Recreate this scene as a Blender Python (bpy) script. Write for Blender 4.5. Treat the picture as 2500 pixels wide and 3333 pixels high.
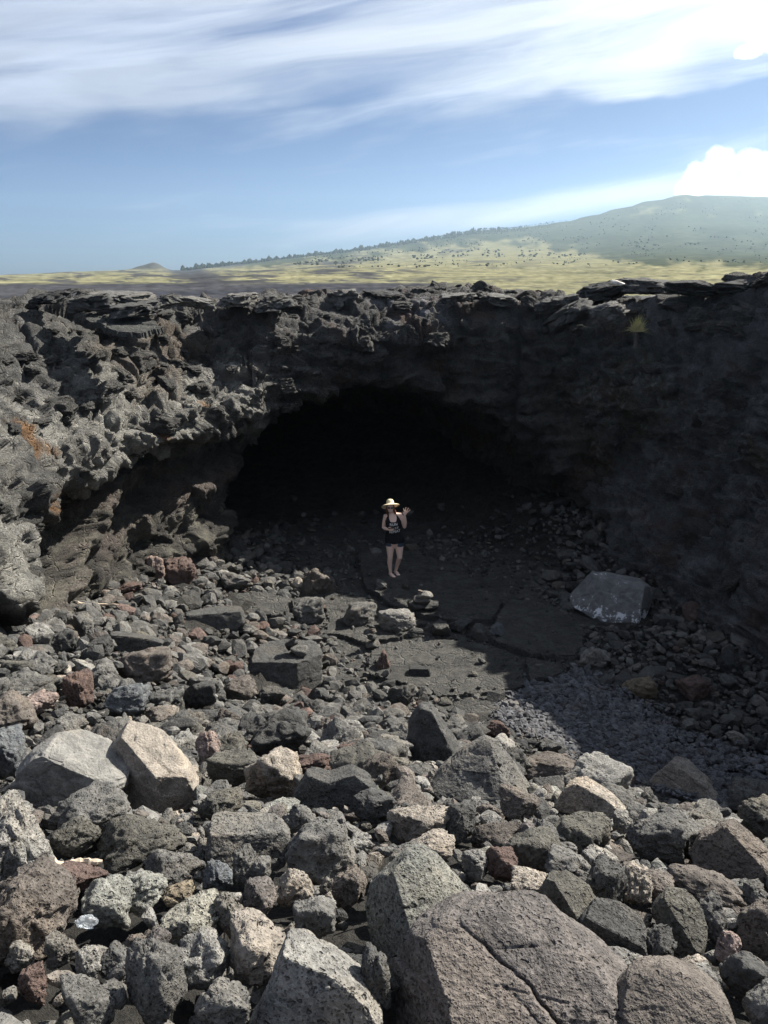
import bpy, bmesh, math, random
import numpy as np
from math import radians as R, sin, cos, pi, tan, atan2, sqrt
rng = np.random.default_rng(7)
random.seed(7)
for o in list(bpy.data.objects):
    bpy.data.objects.remove(o)
SC = bpy.context.scene
COL = SC.collection

# ------------------------------------------------------------------ camera
EYE = 6.4                                  # height of the eye over the pit floor
PITCH = R(15.8)
cam_data = bpy.data.cameras.new('camera')
cam = bpy.data.objects.new('camera', cam_data)
COL.objects.link(cam)
cam.location = (0, 0, EYE)
cam.rotation_euler = (pi/2 - PITCH, 0, 0)
cam_data.sensor_fit = 'VERTICAL'
cam_data.sensor_height = 36
cam_data.lens = 29.12
cam_data.clip_start = 0.05
cam_data.clip_end = 30000
SC.camera = cam

# ------------------------------------------------------------------ light
SUN_AZ = R(54)                             # from straight ahead towards the right
SUN_EL = R(42.2)
sun_data = bpy.data.lights.new('sun', 'SUN')
sun = bpy.data.objects.new('sun', sun_data)
COL.objects.link(sun)
sun_data.energy = 5.0
sun_data.angle = R(0.53)
sun_data.color = (1.0, 0.945, 0.85)
from mathutils import Vector, Matrix, Euler
SUNV = Vector((sin(SUN_AZ)*cos(SUN_EL), cos(SUN_AZ)*cos(SUN_EL), sin(SUN_EL)))
sun.rotation_euler = SUNV.to_track_quat('Z', 'Y').to_euler()
SC.view_settings.view_transform = 'Standard'
SC.view_settings.look = 'None'
SC.view_settings.exposure = 1.35
SC.view_settings.gamma = 1
SC.view_settings.use_curve_mapping = False
SC.cycles.max_bounces = 6
SC.cycles.diffuse_bounces = 4
SC.cycles.volume_bounces = 0
SC.cycles.use_denoising = True


class NB:
    """small node-graph writer"""
    def __init__(s, tree):
        s.t = tree
        for n in list(tree.nodes):
            tree.nodes.remove(n)

    def n(s, kind, props=None, **ins):
        nd = s.t.nodes.new(kind)
        for k, v in (props or {}).items():
            setattr(nd, k, v)
        for k, v in ins.items():
            key = int(k[1:]) if k[0] == 'i' and k[1:].isdigit() else k.replace('_', ' ')
            s.put(nd, key, v)
        return nd

    def put(s, nd, key, v):
        sock = nd.inputs[key]
        if hasattr(v, 'is_output'):
            s.t.links.new(v, sock)
        elif hasattr(v, 'outputs'):
            s.t.links.new(v.outputs[0], sock)
        else:
            if isinstance(v, (tuple, list)) and len(v) == 3 and sock.type == 'RGBA':
                v = (*v, 1)
            sock.default_value = v

    def math(s, op, a, b=0.0, c=0.0, clamp=False):
        return s.n('ShaderNodeMath', {'operation': op, 'use_clamp': clamp}, i0=a, i1=b, i2=c)

    def vmath(s, op, a, b=(0, 0, 0)):
        return s.n('ShaderNodeVectorMath', {'operation': op}, i0=a, i1=b)

    def noise(s, vec, scale, detail=5, rough=0.55, dist=0.0):
        return s.n('ShaderNodeTexNoise', {}, Vector=vec, Scale=scale, Detail=detail, Roughness=rough, Distortion=dist)

    def ramp(s, v, a, b, lo=0.0, hi=1.0):
        nd = s.n('ShaderNodeMapRange', {'interpolation_type': 'SMOOTHSTEP'})
        s.put(nd, 'Value', v)
        for k, x in zip(('From Min', 'From Max', 'To Min', 'To Max'), (a, b, lo, hi)):
            s.put(nd, k, x)
        return nd

    def mix(s, fac, a, b, blend='MIX'):
        nd = s.n('ShaderNodeMix', {'data_type': 'RGBA', 'blend_type': blend})
        s.put(nd, 0, fac); s.put(nd, 6, a); s.put(nd, 7, b)
        return nd.outputs[2]


# ------------------------------------------------------------------ sky with high thin cloud
world = bpy.data.worlds.new('World')
SC.world = world
world.use_nodes = True
b = NB(world.node_tree)
sky = b.n('ShaderNodeTexSky', {'sky_type': 'NISHITA', 'sun_disc': False, 'sun_elevation': SUN_EL,
                              'sun_rotation': SUN_AZ, 'air_density': 1.0, 'dust_density': 0.6, 'ozone_density': 2.0})
gen = b.n('ShaderNodeTexCoord').outputs['Generated']
sep = b.n('ShaderNodeSeparateXYZ', {}, Vector=gen)
az = b.math('ARCTAN2', sep.outputs[0], sep.outputs[1])
el = b.math('ARCSINE', sep.outputs[2])
# streaks rise gently towards the right and fan out
lift = b.math('MULTIPLY', az, -0.13)
el2 = b.math('ADD', el, lift)
vec1 = b.n('ShaderNodeCombineXYZ', {}, X=b.math('MULTIPLY', az, 2.1), Y=b.math('MULTIPLY', el2, 15.0), Z=3.7)
warp = b.noise(vec1, 0.8, 3, 0.5)
vec2 = b.vmath('ADD', vec1, b.vmath('MULTIPLY', b.vmath('SUBTRACT', warp.outputs['Color'], (.5, .5, .5)), (1.2, 1.6, 0)))
n1 = b.noise(vec2, 0.9, 9, 0.56, 0.3)
vec3 = b.n('ShaderNodeCombineXYZ', {}, X=b.math('MULTIPLY', az, 4.0), Y=b.math('MULTIPLY', el2, 48.0), Z=1.3)
n2 = b.noise(b.vmath('ADD', vec3, b.vmath('MULTIPLY', warp.outputs['Color'], (1.5, 3.0, 0))), 0.7, 8, 0.6)
dens = b.math('ADD', b.math('MULTIPLY', n1.outputs['Fac'], 0.62), b.math('MULTIPLY', n2.outputs['Fac'], 0.38))
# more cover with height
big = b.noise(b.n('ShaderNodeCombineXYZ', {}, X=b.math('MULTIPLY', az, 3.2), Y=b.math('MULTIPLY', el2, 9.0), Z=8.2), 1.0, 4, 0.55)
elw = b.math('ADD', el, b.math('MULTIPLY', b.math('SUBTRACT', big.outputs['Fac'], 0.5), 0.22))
cover = b.math('ADD', b.ramp(elw, R(4.5), R(12.5), -0.15, 0.150), b.ramp(el, R(17), R(45), 0.0, -0.09))   # the veil of cloud goes on overhead unseen, thinned there to set fill light
el3 = b.math('ABSOLUTE', b.math('SUBTRACT', b.math('SUBTRACT', el, b.math('MULTIPLY', az, 0.10)), R(3.3)))
low = b.math('MULTIPLY', b.ramp(az, R(-12), R(4)), b.ramp(el3, R(1.5), R(0.2)))       # low bank over the mountain
lowb = b.math('MULTIPLY', low, 0.25)
right = b.ramp(az, R(-5), R(30), 0.0, 0.015)
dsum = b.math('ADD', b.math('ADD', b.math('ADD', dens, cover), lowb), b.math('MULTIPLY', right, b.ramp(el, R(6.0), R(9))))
gap = b.math('MULTIPLY', b.ramp(az, R(5), R(14)), b.ramp(b.math('ABSOLUTE', b.math('SUBTRACT', elw, R(9.4))), R(2.6), R(0.6)))
dsum = b.math('SUBTRACT', dsum, b.math('MULTIPLY', gap, 0.15))      # clear lane between the high veil and the mountain cloud
gap2 = b.math('MULTIPLY', b.ramp(az, R(15), R(20)), b.ramp(b.math('ABSOLUTE', b.math('SUBTRACT', el, R(11.6))), R(2.6), R(1.0)))
dsum = b.math('SUBTRACT', dsum, b.math('MULTIPLY', gap2, 0.14))
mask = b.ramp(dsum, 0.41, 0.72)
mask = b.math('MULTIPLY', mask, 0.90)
# cloud brightness grows towards the sun
dot = b.n('ShaderNodeVectorMath', {'operation': 'DOT_PRODUCT'}, i0=gen, i1=tuple(SUNV))
glow = b.ramp(dot.outputs['Value'], 0.30, 0.95, 0.0, 1.0)
ccol = b.mix(glow, (5.2, 5.8, 7.1), (8.9, 9.2, 9.6))
shade = b.ramp(b.noise(vec2, 2.3, 5, 0.6).outputs['Fac'], 0.3, 0.7, 0.86, 1.08)
ccol = b.mix(1.0, ccol, b.n('ShaderNodeCombineXYZ', {}, X=shade, Y=shade, Z=shade), 'MULTIPLY')
skyc = b.mix(1.0, sky.outputs['Color'], (0.222, 0.318, 0.55), 'MULTIPLY')
hor = b.ramp(el, R(0), R(11), 1.75, 1.0)
skyc = b.mix(1.0, skyc, b.n('ShaderNodeCombineXYZ', {}, X=hor, Y=hor, Z=hor), 'MULTIPLY')
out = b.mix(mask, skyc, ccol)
# heaped clouds by the mountain top, far beyond everything built
cn = b.noise(b.n('ShaderNodeCombineXYZ', {}, X=az, Y=el, Z=0.4), 55.0, 7, 0.62)
cn2 = b.noise(b.n('ShaderNodeCombineXYZ', {}, X=az, Y=el, Z=1.9), 22.0, 5, 0.6)
def heap(lumps, ragged):
    tot = None
    for (ca, ce, ra, re_) in lumps:
        dx = b.math('DIVIDE', b.math('SUBTRACT', az, R(ca)), R(ra)); dy = b.math('DIVIDE', b.math('SUBTRACT', el, R(ce)), R(re_))
        dd = b.math('SUBTRACT', 1.0, b.math('ADD', b.math('MULTIPLY', dx, dx), b.math('MULTIPLY', dy, dy)))
        tot = dd if tot is None else b.math('MAXIMUM', tot, dd)
    tot = b.math('ADD', tot, b.math('MULTIPLY', b.math('SUBTRACT', cn.outputs['Fac'], 0.5), ragged))
    return b.math('ADD', tot, b.math('MULTIPLY', b.math('SUBTRACT', cn2.outputs['Fac'], 0.5), ragged*0.9))
h1 = heap(((19.6, 5.6, 1.1, 1.2), (20.7, 6.1, 1.3, 1.5), (22.1, 6.1, 1.2, 1.35), (23.6, 5.7, 1.6, 1.5), (18.9, 5.2, 0.8, 0.7), (26, 6.0, 2.2, 1.8), (21.4, 5.2, 2.6, 1.0), (29, 6, 3, 2)), 1.25)
h2 = heap(((22.6, 12.9, 1.3, 0.7), (23.6, 13.6, 1.2, 1.0), (24.6, 14.0, 1.5, 1.2), (21.6, 12.35, 0.9, 0.45), (23.2, 12.7, 1.3, .6), (26.5, 14.2, 2.0, 1.3)), 1.5)
hm = b.math('MAXIMUM', b.ramp(h1, -0.12, 0.36), b.ramp(h2, 0.0, 0.45))
hc = b.mix(b.ramp(b.math('ADD', cn2.outputs['Fac'], b.math('MULTIPLY', b.math('SUBTRACT', el, R(5.6)), 5.0)), 0.30, 0.62), (6.1, 6.4, 6.9), (9.8, 9.8, 9.8))
out = b.mix(b.math('MULTIPLY', hm, 0.97), out, hc)
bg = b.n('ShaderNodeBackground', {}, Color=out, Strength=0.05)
b.n('ShaderNodeOutputWorld', {}, Surface=bg)

# ------------------------------------------------------------------ numpy noise
_perm = np.random.default_rng(11).permutation(4096).astype(np.int64)
_g = np.random.default_rng(12).normal(size=(4096, 3)).astype(np.float32)
_g /= np.linalg.norm(_g, axis=1, keepdims=True)
_rv = np.random.default_rng(13).random((4096, 4)).astype(np.float32)


def _h(ix, iy, iz, seed=0):
    return _perm[(_perm[(_perm[(ix + seed*17) & 4095] + iy) & 4095] + iz) & 4095]


def perlin(P, seed=0):
    P = np.asarray(P, np.float32)
    I = np.floor(P).astype(np.int64)
    f = P - I
    u = f*f*f*(f*(f*6-15)+10)
    tot = np.zeros(len(P), np.float32)
    for dx in (0, 1):
        wx = u[:, 0] if dx else 1-u[:, 0]
        for dy in (0, 1):
            wy = u[:, 1] if dy else 1-u[:, 1]
            for dz in (0, 1):
                wz = u[:, 2] if dz else 1-u[:, 2]
                g = _g[_h(I[:, 0]+dx, I[:, 1]+dy, I[:, 2]+dz, seed)]
                d = g[:, 0]*(f[:, 0]-dx) + g[:, 1]*(f[:, 1]-dy) + g[:, 2]*(f[:, 2]-dz)
                tot += wx*wy*wz*d
    return tot*1.5


def fbm(P, octv=5, gain=0.5, seed=0, ridge=False):
    P = np.asarray(P, np.float32)
    a, tot, nrm = 1.0, np.zeros(len(P), np.float32), 0.0
    for k in range(octv):
        n = perlin(P, seed+k*3)
        tot += a*((1-2*np.abs(n)) if ridge else n)
        nrm += a
        a *= gain
        P = P*2.03 + 7.1
    return tot/nrm


def worley(P, seed=0):
    """F1, F2, random value of the nearest cell, its jittered feature point"""
    P = np.asarray(P, np.float32)
    I = np.floor(P).astype(np.int64)
    f1 = np.full(len(P), 9, np.float32); f2 = f1.copy()
    idr = np.zeros((len(P), 4), np.float32)
    vec = np.zeros((len(P), 3), np.float32)
    for dx in (-1, 0, 1):
        for dy in (-1, 0, 1):
            for dz in (-1, 0, 1):
                C = I + np.array([dx, dy, dz])
                r = _rv[_h(C[:, 0], C[:, 1], C[:, 2], seed)]
                off = C + r[:, :3] - P
                d = np.sqrt((off*off).sum(1))
                near = d < f1
                f2 = np.where(near, f1, np.minimum(f2, d))
                idr[near] = r[near]
                vec[near] = off[near]
                f1 = np.where(near, d, f1)
    return f1, f2, idr, vec


def blocks(P, seed=0, tilt=0.8):
    """broken rock: every cell gets its own level and its own slant"""
    f1, f2, r, v = worley(P, seed)
    t = (r[:, :3]-0.5)*2*tilt
    return (r[:, 3]-0.5) + (v*t).sum(1)*0.8, f2-f1


def sstep(a, b_, x):
    t = np.clip((x-a)/(b_-a), 0, 1)
    return t*t*(3-2*t)


# ------------------------------------------------------------------ mesh helpers
def mesh_np(name, V, F, smooth=True, cols=None):
    V = np.asarray(V, np.float32); F = np.asarray(F, np.int32)
    me = bpy.data.meshes.new(name)
    k = F.shape[1]
    me.vertices.add(len(V)); me.loops.add(F.size); me.polygons.add(len(F))
    me.vertices.foreach_set('co', V.ravel())
    me.loops.foreach_set('vertex_index', F.ravel())
    me.polygons.foreach_set('loop_start', np.arange(0, F.size, k, dtype=np.int32))
    me.polygons.foreach_set('use_smooth', np.full(len(F), smooth, bool))
    me.update(calc_edges=True)
    if cols is not None:
        ca = me.color_attributes.new('Col', 'FLOAT_COLOR', 'POINT')
        c4 = np.ones((len(V), 4), np.float32); c4[:, :3] = cols
        ca.data.foreach_set('color', c4.ravel())
    return me


def link(name, me, mat=None, parent=None):
    o = bpy.data.objects.new(name, me)
    COL.objects.link(o)
    if mat and not me.materials:
        me.materials.append(mat)
    if parent:
        o.parent = parent
    return o


def tag(o, label=None, cat=None, group=None, kind=None):
    if label: o['label'] = label
    if cat: o['category'] = cat
    if group: o['group'] = group
    if kind: o['kind'] = kind
    return o


def empty(name, loc=(0, 0, 0), rz=0):
    o = bpy.data.objects.new(name, None)
    COL.objects.link(o)
    o.location = loc; o.rotation_euler = (0, 0, rz)
    o.empty_display_size = 0.2
    return o


def grid_faces(n, m):
    i = np.arange(n-1)[:, None]*m + np.arange(m-1)[None, :]
    return np.stack([i, i+m, i+m+1, i+1], -1).reshape(-1, 4)


_ico = {}
def ico(level):
    if level not in _ico:
        bm = bmesh.new()
        bmesh.ops.create_icosphere(bm, subdivisions=level, radius=1)
        bm.verts.ensure_lookup_table()
        V = np.array([v.co[:] for v in bm.verts], np.float32)
        F = np.array([[v.index for v in f.verts] for f in bm.faces], np.int32)
        bm.free()
        V /= np.linalg.norm(V, axis=1, keepdims=True)
        _ico[level] = (V, F)
    return _ico[level]


# ------------------------------------------------------------------ view geometry (to place things where they stand)
FPX = 2696.0
def ray(px, py):
    u, v = (px-1250)/FPX, (py-1666.5)/FPX
    return np.array([u, cos(PITCH)-v*sin(PITCH), -sin(PITCH)-v*cos(PITCH)])   # depth along the axis = 1


def at_y(px, py, y):
    d = ray(px, py)
    return np.array([0, 0, EYE]) + d*(y/d[1])


def at_z(px, py, z):
    d = ray(px, py)
    return np.array([0, 0, EYE]) + d*((z-EYE)/d[2])


# ------------------------------------------------------------------ pit floor and rubble slope
_yc = np.array([-6, -3, 0, 1.5, 3, 5.5, 7.6, 9.5, 11.3, 12.3, 60])
_zc = np.array([5.3, 5.2, 4.9, 4.7, 4.2, 2.85, 1.85, 0.9, 0.12, 0, 0])
_yr = np.array([-6, -3, 0, 1.5, 3, 4.5, 6, 7.5, 8.6, 9.6, 60])
_zr = np.array([5.3, 5.2, 4.9, 4.6, 3.9, 2.9, 1.75, 0.75, 0.2, 0, 0])
_yl = np.array([-6, -3, 0, 2, 4, 6, 8, 10, 12, 14, 16, 18.5, 21, 60])
_zl = np.array([5.3, 5.2, 4.9, 4.55, 3.95, 3.3, 2.6, 1.9, 1.35, 0.95, 0.65, 0.35, 0.1, 0.1])
def ground(x, y):
    x = np.asarray(x, float); y = np.asarray(y, float)
    zc = np.interp(y, _yc, _zc); zr = np.interp(y, _yr, _zr); zl = np.interp(y, _yl, _zl)
    tr = sstep(0.3, 3.4, x); tl = sstep(-0.6, -4.2, x)
    z = zc*(1-tr)*(1-tl) + zr*tr + zl*tl
    # talus against the right and rear walls
    d = np.hypot(x-1.2, (y-12.5)*0.95)
    a = np.arctan2(y-12.5, x-1.2)
    tal = sstep(4.9, 8.6, d)*0.95*sstep(-0.9, -0.1, a)*sstep(1.75, 0.9, a)
    z = z + tal
    z = z + sstep(19, 34, y)*1.6*sstep(-4, 6, y-x*0.2-14)          # cave floor climbs towards the back
    return z


def hit(px, py):
    d = ray(px, py)
    t = np.arange(0.9, 45, 0.02)
    P = np.array([0, 0, EYE])[None] + d[None]*t[:, None]
    below = P[:, 2] < ground(P[:, 0], P[:, 1])
    k = int(np.argmax(below)) if below.any() else len(t)-1
    return P[k], t[k]

# ------------------------------------------------------------------ materials
def rock_material(name, source, pits=1.0, fine=1.0, bump=1.0):
    """source: 'object' (object colour) or 'attr' (per-rock vertex colour); pattern is fixed in world metres"""
    m = bpy.data.materials.new(name); m.use_nodes = True
    b = NB(m.node_tree)
    pos = b.n('ShaderNodeNewGeometry').outputs['Position']
    if source == 'object':
        tint = b.n('ShaderNodeObjectInfo').outputs['Color']
    else:
        tint = b.n('ShaderNodeAttribute', {'attribute_name': 'Col'}).outputs['Color']
    big = b.noise(pos, 2.3, 4, 0.6)
    mid = b.noise(pos, 11.0, 6, 0.65, 0.4)
    rnd = b.n('ShaderNodeObjectInfo').outputs['Random']
    fin = b.noise(pos, b.math('ADD', 42.0, b.math('MULTIPLY', rnd, 70.0)), 4, 0.7)
    fine_amt = b.math('MULTIPLY', b.math('ADD', 0.35, rnd), fine)
    c = b.mix(1.0, tint, b.mix(b.ramp(mid.outputs['Fac'], 0.25, 0.75), (0.62, 0.62, 0.63), (1.38, 1.36, 1.33)), 'MULTIPLY')
    c = b.mix(b.math('MULTIPLY', b.ramp(big.outputs['Fac'], 0.50, 0.66), 0.5), c, b.mix(1.0, tint, (1.55, 1.42, 1.25), 'MULTIPLY'))
    rust = b.noise(b.vmath('ADD', pos, (31, 7, 3)), 1.7, 5, 0.7)
    c = b.mix(b.math('MULTIPLY', b.ramp(rust.outputs['Fac'], 0.60, 0.74), 0.4), c, b.mix(1.0, tint, (1.45, 1.12, 0.88), 'MULTIPLY'))
    c = b.mix(fine_amt, c, b.mix(1.0, c, b.mix(b.ramp(fin.outputs['Fac'], 0.3, 0.7), (0.58,)*3, (1.42,)*3), 'MULTIPLY'))
    # bubbles left by gas: real hollows (bump) with darker colour in them
    vo = b.n('ShaderNodeTexVoronoi', {}, Vector=b.vmath('ADD', pos, b.vmath('MULTIPLY', b.noise(pos, 30.0, 2, .5).outputs['Color'], (.03, .03, .03))), Scale=38.0)
    where = b.ramp(b.noise(b.vmath('ADD', pos, (5, 50, 9)), 3.1, 3, 0.6).outputs['Fac'], 0.36, 0.54)
    cellr = b.n('ShaderNodeSeparateXYZ', {}, Vector=vo.outputs['Color']).outputs[0]
    hole = b.math('MULTIPLY', b.ramp(b.math('DIVIDE', vo.outputs['Distance'], b.math('ADD', 0.25, b.math('MULTIPLY', cellr, 0.9))), 0.36, 0.18), where)
    vo2 = b.n('ShaderNodeTexVoronoi', {}, Vector=pos, Scale=95.0)
    hole2 = b.math('MULTIPLY', b.ramp(vo2.outputs['Distance'], 0.34, 0.16), b.ramp(big.outputs['Fac'], 0.35, 0.6))
    holes = b.math('MULTIPLY', b.math('MAXIMUM', hole, b.math('MULTIPLY', hole2, 0.7)), pits, clamp=True)
    c = b.mix(b.math('MULTIPLY', holes, 0.6), c, b.mix(1.0, tint, (0.4, 0.4, 0.42), 'MULTIPLY'))
    hgt = b.math('ADD', b.math('MULTIPLY', mid.outputs['Fac'], 0.9), b.math('MULTIPLY', fin.outputs['Fac'], 0.28))
    hgt = b.math('SUBTRACT', hgt, b.math('MULTIPLY', holes, 0.75))
    bp = b.n('ShaderNodeBump', {}, Strength=1.0*bump, Distance=0.04, Height=hgt)
    bs = b.n('ShaderNodeBsdfPrincipled', {}, Base_Color=c, Roughness=0.92, Normal=bp)
    bs.inputs['Specular IOR Level'].default_value = 0.25
    b.n('ShaderNodeOutputMaterial', {}, Surface=bs)
    return m


M_ROCK = rock_material('lava_rock', 'object')
M_RUBBLE = rock_material('lava_rubble', 'attr', pits=0.5)
M_SMOOTH = rock_material('worn_lava_rock', 'object', pits=0.35, fine=0.6, bump=0.6)


def cliff_material(name):
    m = bpy.data.materials.new(name); m.use_nodes = True
    b = NB(m.node_tree)
    pos = b.n('ShaderNodeNewGeometry').outputs['Position']
    tint = b.n('ShaderNodeAttribute', {'attribute_name': 'Col'}).outputs['Color']
    n1 = b.noise(pos, 4.5, 8, 0.68, 0.5)
    n2 = b.noise(pos, 30.0, 7, 0.78)
    c = b.mix(1.0, tint, b.mix(b.ramp(n1.outputs['Fac'], 0.28, 0.72), (0.62, 0.62, 0.63), (1.4, 1.37, 1.32)), 'MULTIPLY')
    c = b.mix(1.0, c, b.mix(b.ramp(n2.outputs['Fac'], 0.3, 0.7), (0.7,)*3, (1.35,)*3), 'MULTIPLY')
    n3 = b.noise(pos, 85.0, 4, 0.7)
    wp = b.vmath('ADD', pos, b.vmath('MULTIPLY', b.noise(pos, 2.2, 3, .6).outputs['Color'], (.5, .5, .5)))
    ve = b.n('ShaderNodeTexVoronoi', {'feature': 'DISTANCE_TO_EDGE'}, Vector=b.vmath('MULTIPLY', wp, (1.0, 1.0, 1.7)), Scale=1.9)
    crack = b.math('MULTIPLY', b.ramp(ve.outputs['Distance'], 0.045, 0.0), b.ramp(n1.outputs['Fac'], 0.38, 0.55))
    vh = b.n('ShaderNodeTexVoronoi', {}, Vector=pos, Scale=13.0)
    pit = b.math('MULTIPLY', b.ramp(vh.outputs['Distance'], 0.30, 0.12), b.ramp(b.noise(pos, 1.7, 3, .6).outputs['Fac'], .48, .6))
    c = b.mix(1.0, c, b.mix(b.ramp(n3.outputs['Fac'], 0.3, 0.7), (0.72,)*3, (1.3,)*3), 'MULTIPLY')
    hgt = b.math('ADD', b.math('ADD', n1.outputs['Fac'], b.math('MULTIPLY', n2.outputs['Fac'], 1.3)), b.math('MULTIPLY', n3.outputs['Fac'], 0.35))
    hgt = b.math('SUBTRACT', hgt, b.math('ADD', b.math('MULTIPLY', crack, 0.8), b.math('MULTIPLY', pit, 0.6)))
    bp = b.n('ShaderNodeBump', {}, Strength=1.0, Distance=0.15, Height=hgt)
    bs = b.n('ShaderNodeBsdfPrincipled', {}, Base_Color=c, Roughness=0.9, Normal=bp)
    bs.inputs['Specular IOR Level'].default_value = 0.3
    b.n('ShaderNodeOutputMaterial', {}, Surface=bs)
    return m


M_CLIFF = cliff_material('lava_cliff')


def plain(name, col, rough=0.7, spec=0.3, var=0.12, scale=30, sub=0.0):
    m = bpy.data.materials.new(name); m.use_nodes = True
    b = NB(m.node_tree)
    tc = b.n('ShaderNodeTexCoord').outputs['Object']
    n = b.noise(tc, scale, 4, 0.6)
    c = b.mix(1.0, col, b.mix(n.outputs['Fac'], (1-var,)*3, (1+var,)*3), 'MULTIPLY')
    bs = b.n('ShaderNodeBsdfPrincipled', {}, Base_Color=c, Roughness=rough)
    bs.inputs['Specular IOR Level'].default_value = spec
    if sub:
        bs.inputs['Subsurface Weight'].default_value = sub
        bs.inputs['Subsurface Radius'].default_value = (0.01, 0.004, 0.002)
    b.n('ShaderNodeOutputMaterial', {}, Surface=bs)
    return m


# ------------------------------------------------------------------ far country: plain, old flows, forested mountain
def azel(px, py):
    d = ray(px, py)
    return np.degrees(atan2(d[0], d[1])), np.degrees(atan2(d[2], np.hypot(d[0], d[1])))
SKYL = np.array([[-180, 0.1], [-60, 0.1], [-35, 0.1]] + [azel(*p) for p in (
    (0, 896), (200, 886), (400, 878), (480, 876), (520, 876), (560, 880), (620, 879), (660, 872), (800, 858), (1000, 833), (1200, 808),
    (1400, 778), (1550, 752), (1700, 740), (1850, 716), (2000, 681), (2100, 656), (2230, 632), (2350, 636), (2500, 641))] +
    [[30, 4.6], [45, 3.0], [70, 1.0], [100, 0.2], [180, 0.1]])
def far_height(r, azd):
    e = np.interp(azd, SKYL[:, 0], SKYL[:, 1])
    rs = np.interp(azd, [-180, -20, -14, -8, 0, 10, 20, 60, 180], [1500, 1500, 1700, 2300, 2600, 2900, 3300, 3300, 1500])
    top = EYE + rs*np.tan(np.radians(e))
    q = r/rs
    mix = sstep(0.8, 4.0, e)
    S = (1-mix)*(0.35*q+0.65*q**2) + mix*(0.16*q + 0.84*q**2.6)
    S = np.where(q > 1, 1-(q-1)*1.2*(0.3+mix), S)
    z = 5.3 + (top-5.3)*S
    return z, q, rs


az1 = np.concatenate([np.linspace(-180, -40, 36)[:-1], np.linspace(-40, 40, 440), np.linspace(40, 180, 36)[1:]])
rr = np.geomspace(28, 4000, 210)
AZ, RR = np.meshgrid(az1, rr, indexing='ij')
AZf, RRf = AZ.ravel(), RR.ravel()
Z, Q, RS = far_height(RRf, AZf)
X = RRf*np.sin(np.radians(AZf)); Y = RRf*np.cos(np.radians(AZf))
P3 = np.stack([X, Y, np.zeros_like(X)], 1)
bumpz = fbm(P3/55.0, 5, 0.55, 3)*np.clip(RRf*0.0035, 0.0, 3.5) + fbm(P3/420.0, 4, 0.5, 8)*np.clip(RRf*0.006, 0, 22)*np.clip(Q, 0, 1)
Z = Z + bumpz*np.clip(1.15-Q*0.8, 0.25, 1)
cone = 22*np.exp(-((AZf+14.9)/0.62)**2)*np.exp(-((RRf-1650)/120)**2)+9*np.exp(-((AZf+15.8)/0.5)**2)*np.exp(-((RRf-1650)/120)**2)
Z = Z + cone*0.55
elev = np.degrees(np.arctan2(Z-EYE, RRf))
# cover: 0 grass, 1 lava, 2 forest
LP = np.stack([AZf*0.16, np.log(RRf)*2.3, np.zeros_like(X)], 1)
nl = fbm(LP, 5, 0.55, 21)
nl2 = fbm(np.stack([AZf*0.5, np.log(RRf)*7, np.zeros_like(X)], 1), 5, 0.6, 23)
lava = sstep(0.02, -0.14, elev + 0.30 + 0.22*nl2 + 0.15*nl)                        # black flow just past the rim on the left
lava = np.maximum(lava*sstep(9, 1, AZf + 5*nl), 0.9*sstep(-0.05, 0.12, nl + 0.35*nl2 - 0.14*np.abs((AZf+9.5)/3.2)**1.4 + 0.08)*sstep(9, 4, AZf))
lava = np.maximum(lava, sstep(1.9, 0.9, np.abs(AZf+12.2+1.2*nl2+2.2*(elev-.1)))*sstep(0.62, 0.5, elev+0.1*nl2)*0.95)
lava = np.maximum(lava, sstep(0.13, 0.25, nl + 0.5*nl2)*0.65*sstep(14, 4, AZf))
lava = np.maximum(lava, sstep(0, 6, cone)*0.8)
f0 = np.interp(AZf, [-180, -14, -12, -9, -5, 0, 5, 9, 12, 16, 25, 60], [9, 9, 9, .72, 1.12, 1.6, 2.15, 2.4, 1.75, .85, .62, .6])
nf = fbm(np.stack([AZf*0.5, elev*1.5, np.zeros_like(X)], 1), 6, 0.6, 57)
forest = sstep(-0.20, 0.20, elev - f0 + 1.5*nf)
pat = sstep(0.10, 0.24, fbm(np.stack([AZf*0.30+9, Q*6, np.zeros_like(X)], 1), 4, 0.55, 33))
forest = forest*(1-0.8*pat*sstep(3.0, 3.8, elev)*sstep(-2, 3, AZf))
gn = fbm(np.stack([AZf*1.4, np.log(RRf)*6.5, np.zeros_like(X)], 1), 5, 0.65, 41)
grass = np.stack([0.168+0.15*gn, 0.164+0.14*gn, 0.104+0.085*gn], 1)
olive = np.stack([0.165+0.09*gn, 0.158+0.085*gn, 0.092+0.04*gn], 1)
gm = fbm(np.stack([AZf*1.6, elev*9.0, np.zeros_like(X)], 1), 6, 0.65, 61)
grass = grass*(1+0.75*gm)[:, None]
lp2 = fbm(np.stack([AZf*0.42, elev*4.2, np.zeros_like(X)], 1), 6, 0.62, 63)
lava = np.maximum(lava, sstep(0.04, 0.12, lp2+0.10*gm)*sstep(7, -1, AZf)*sstep(0.75, 0.45, elev)*0.9)
lava = np.maximum(lava, sstep(0.16, 0.26, lp2+0.10*gm)*0.6*sstep(0.8, 0.5, elev))
grass = grass + (olive-grass)*(sstep(0.55, 1.0, elev)*sstep(2, 8, AZf))[:, None]
grass = grass + (np.array([[.12, .115, .07]])-grass)*sstep(0.10, 0.32, gn)[:, None]*0.75
lavc = np.array([[0.046, 0.048, 0.056]])*(1+0.9*gn[:, None])
forc = np.array([[0.048, 0.056, 0.038]])*(1+0.8*nl2[:, None])
C = grass*(1-lava[:, None]) + lavc*lava[:, None]
C = C*(1-forest[:, None]) + forc*forest[:, None]
C = np.clip(C, 0.01, 1)
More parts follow.
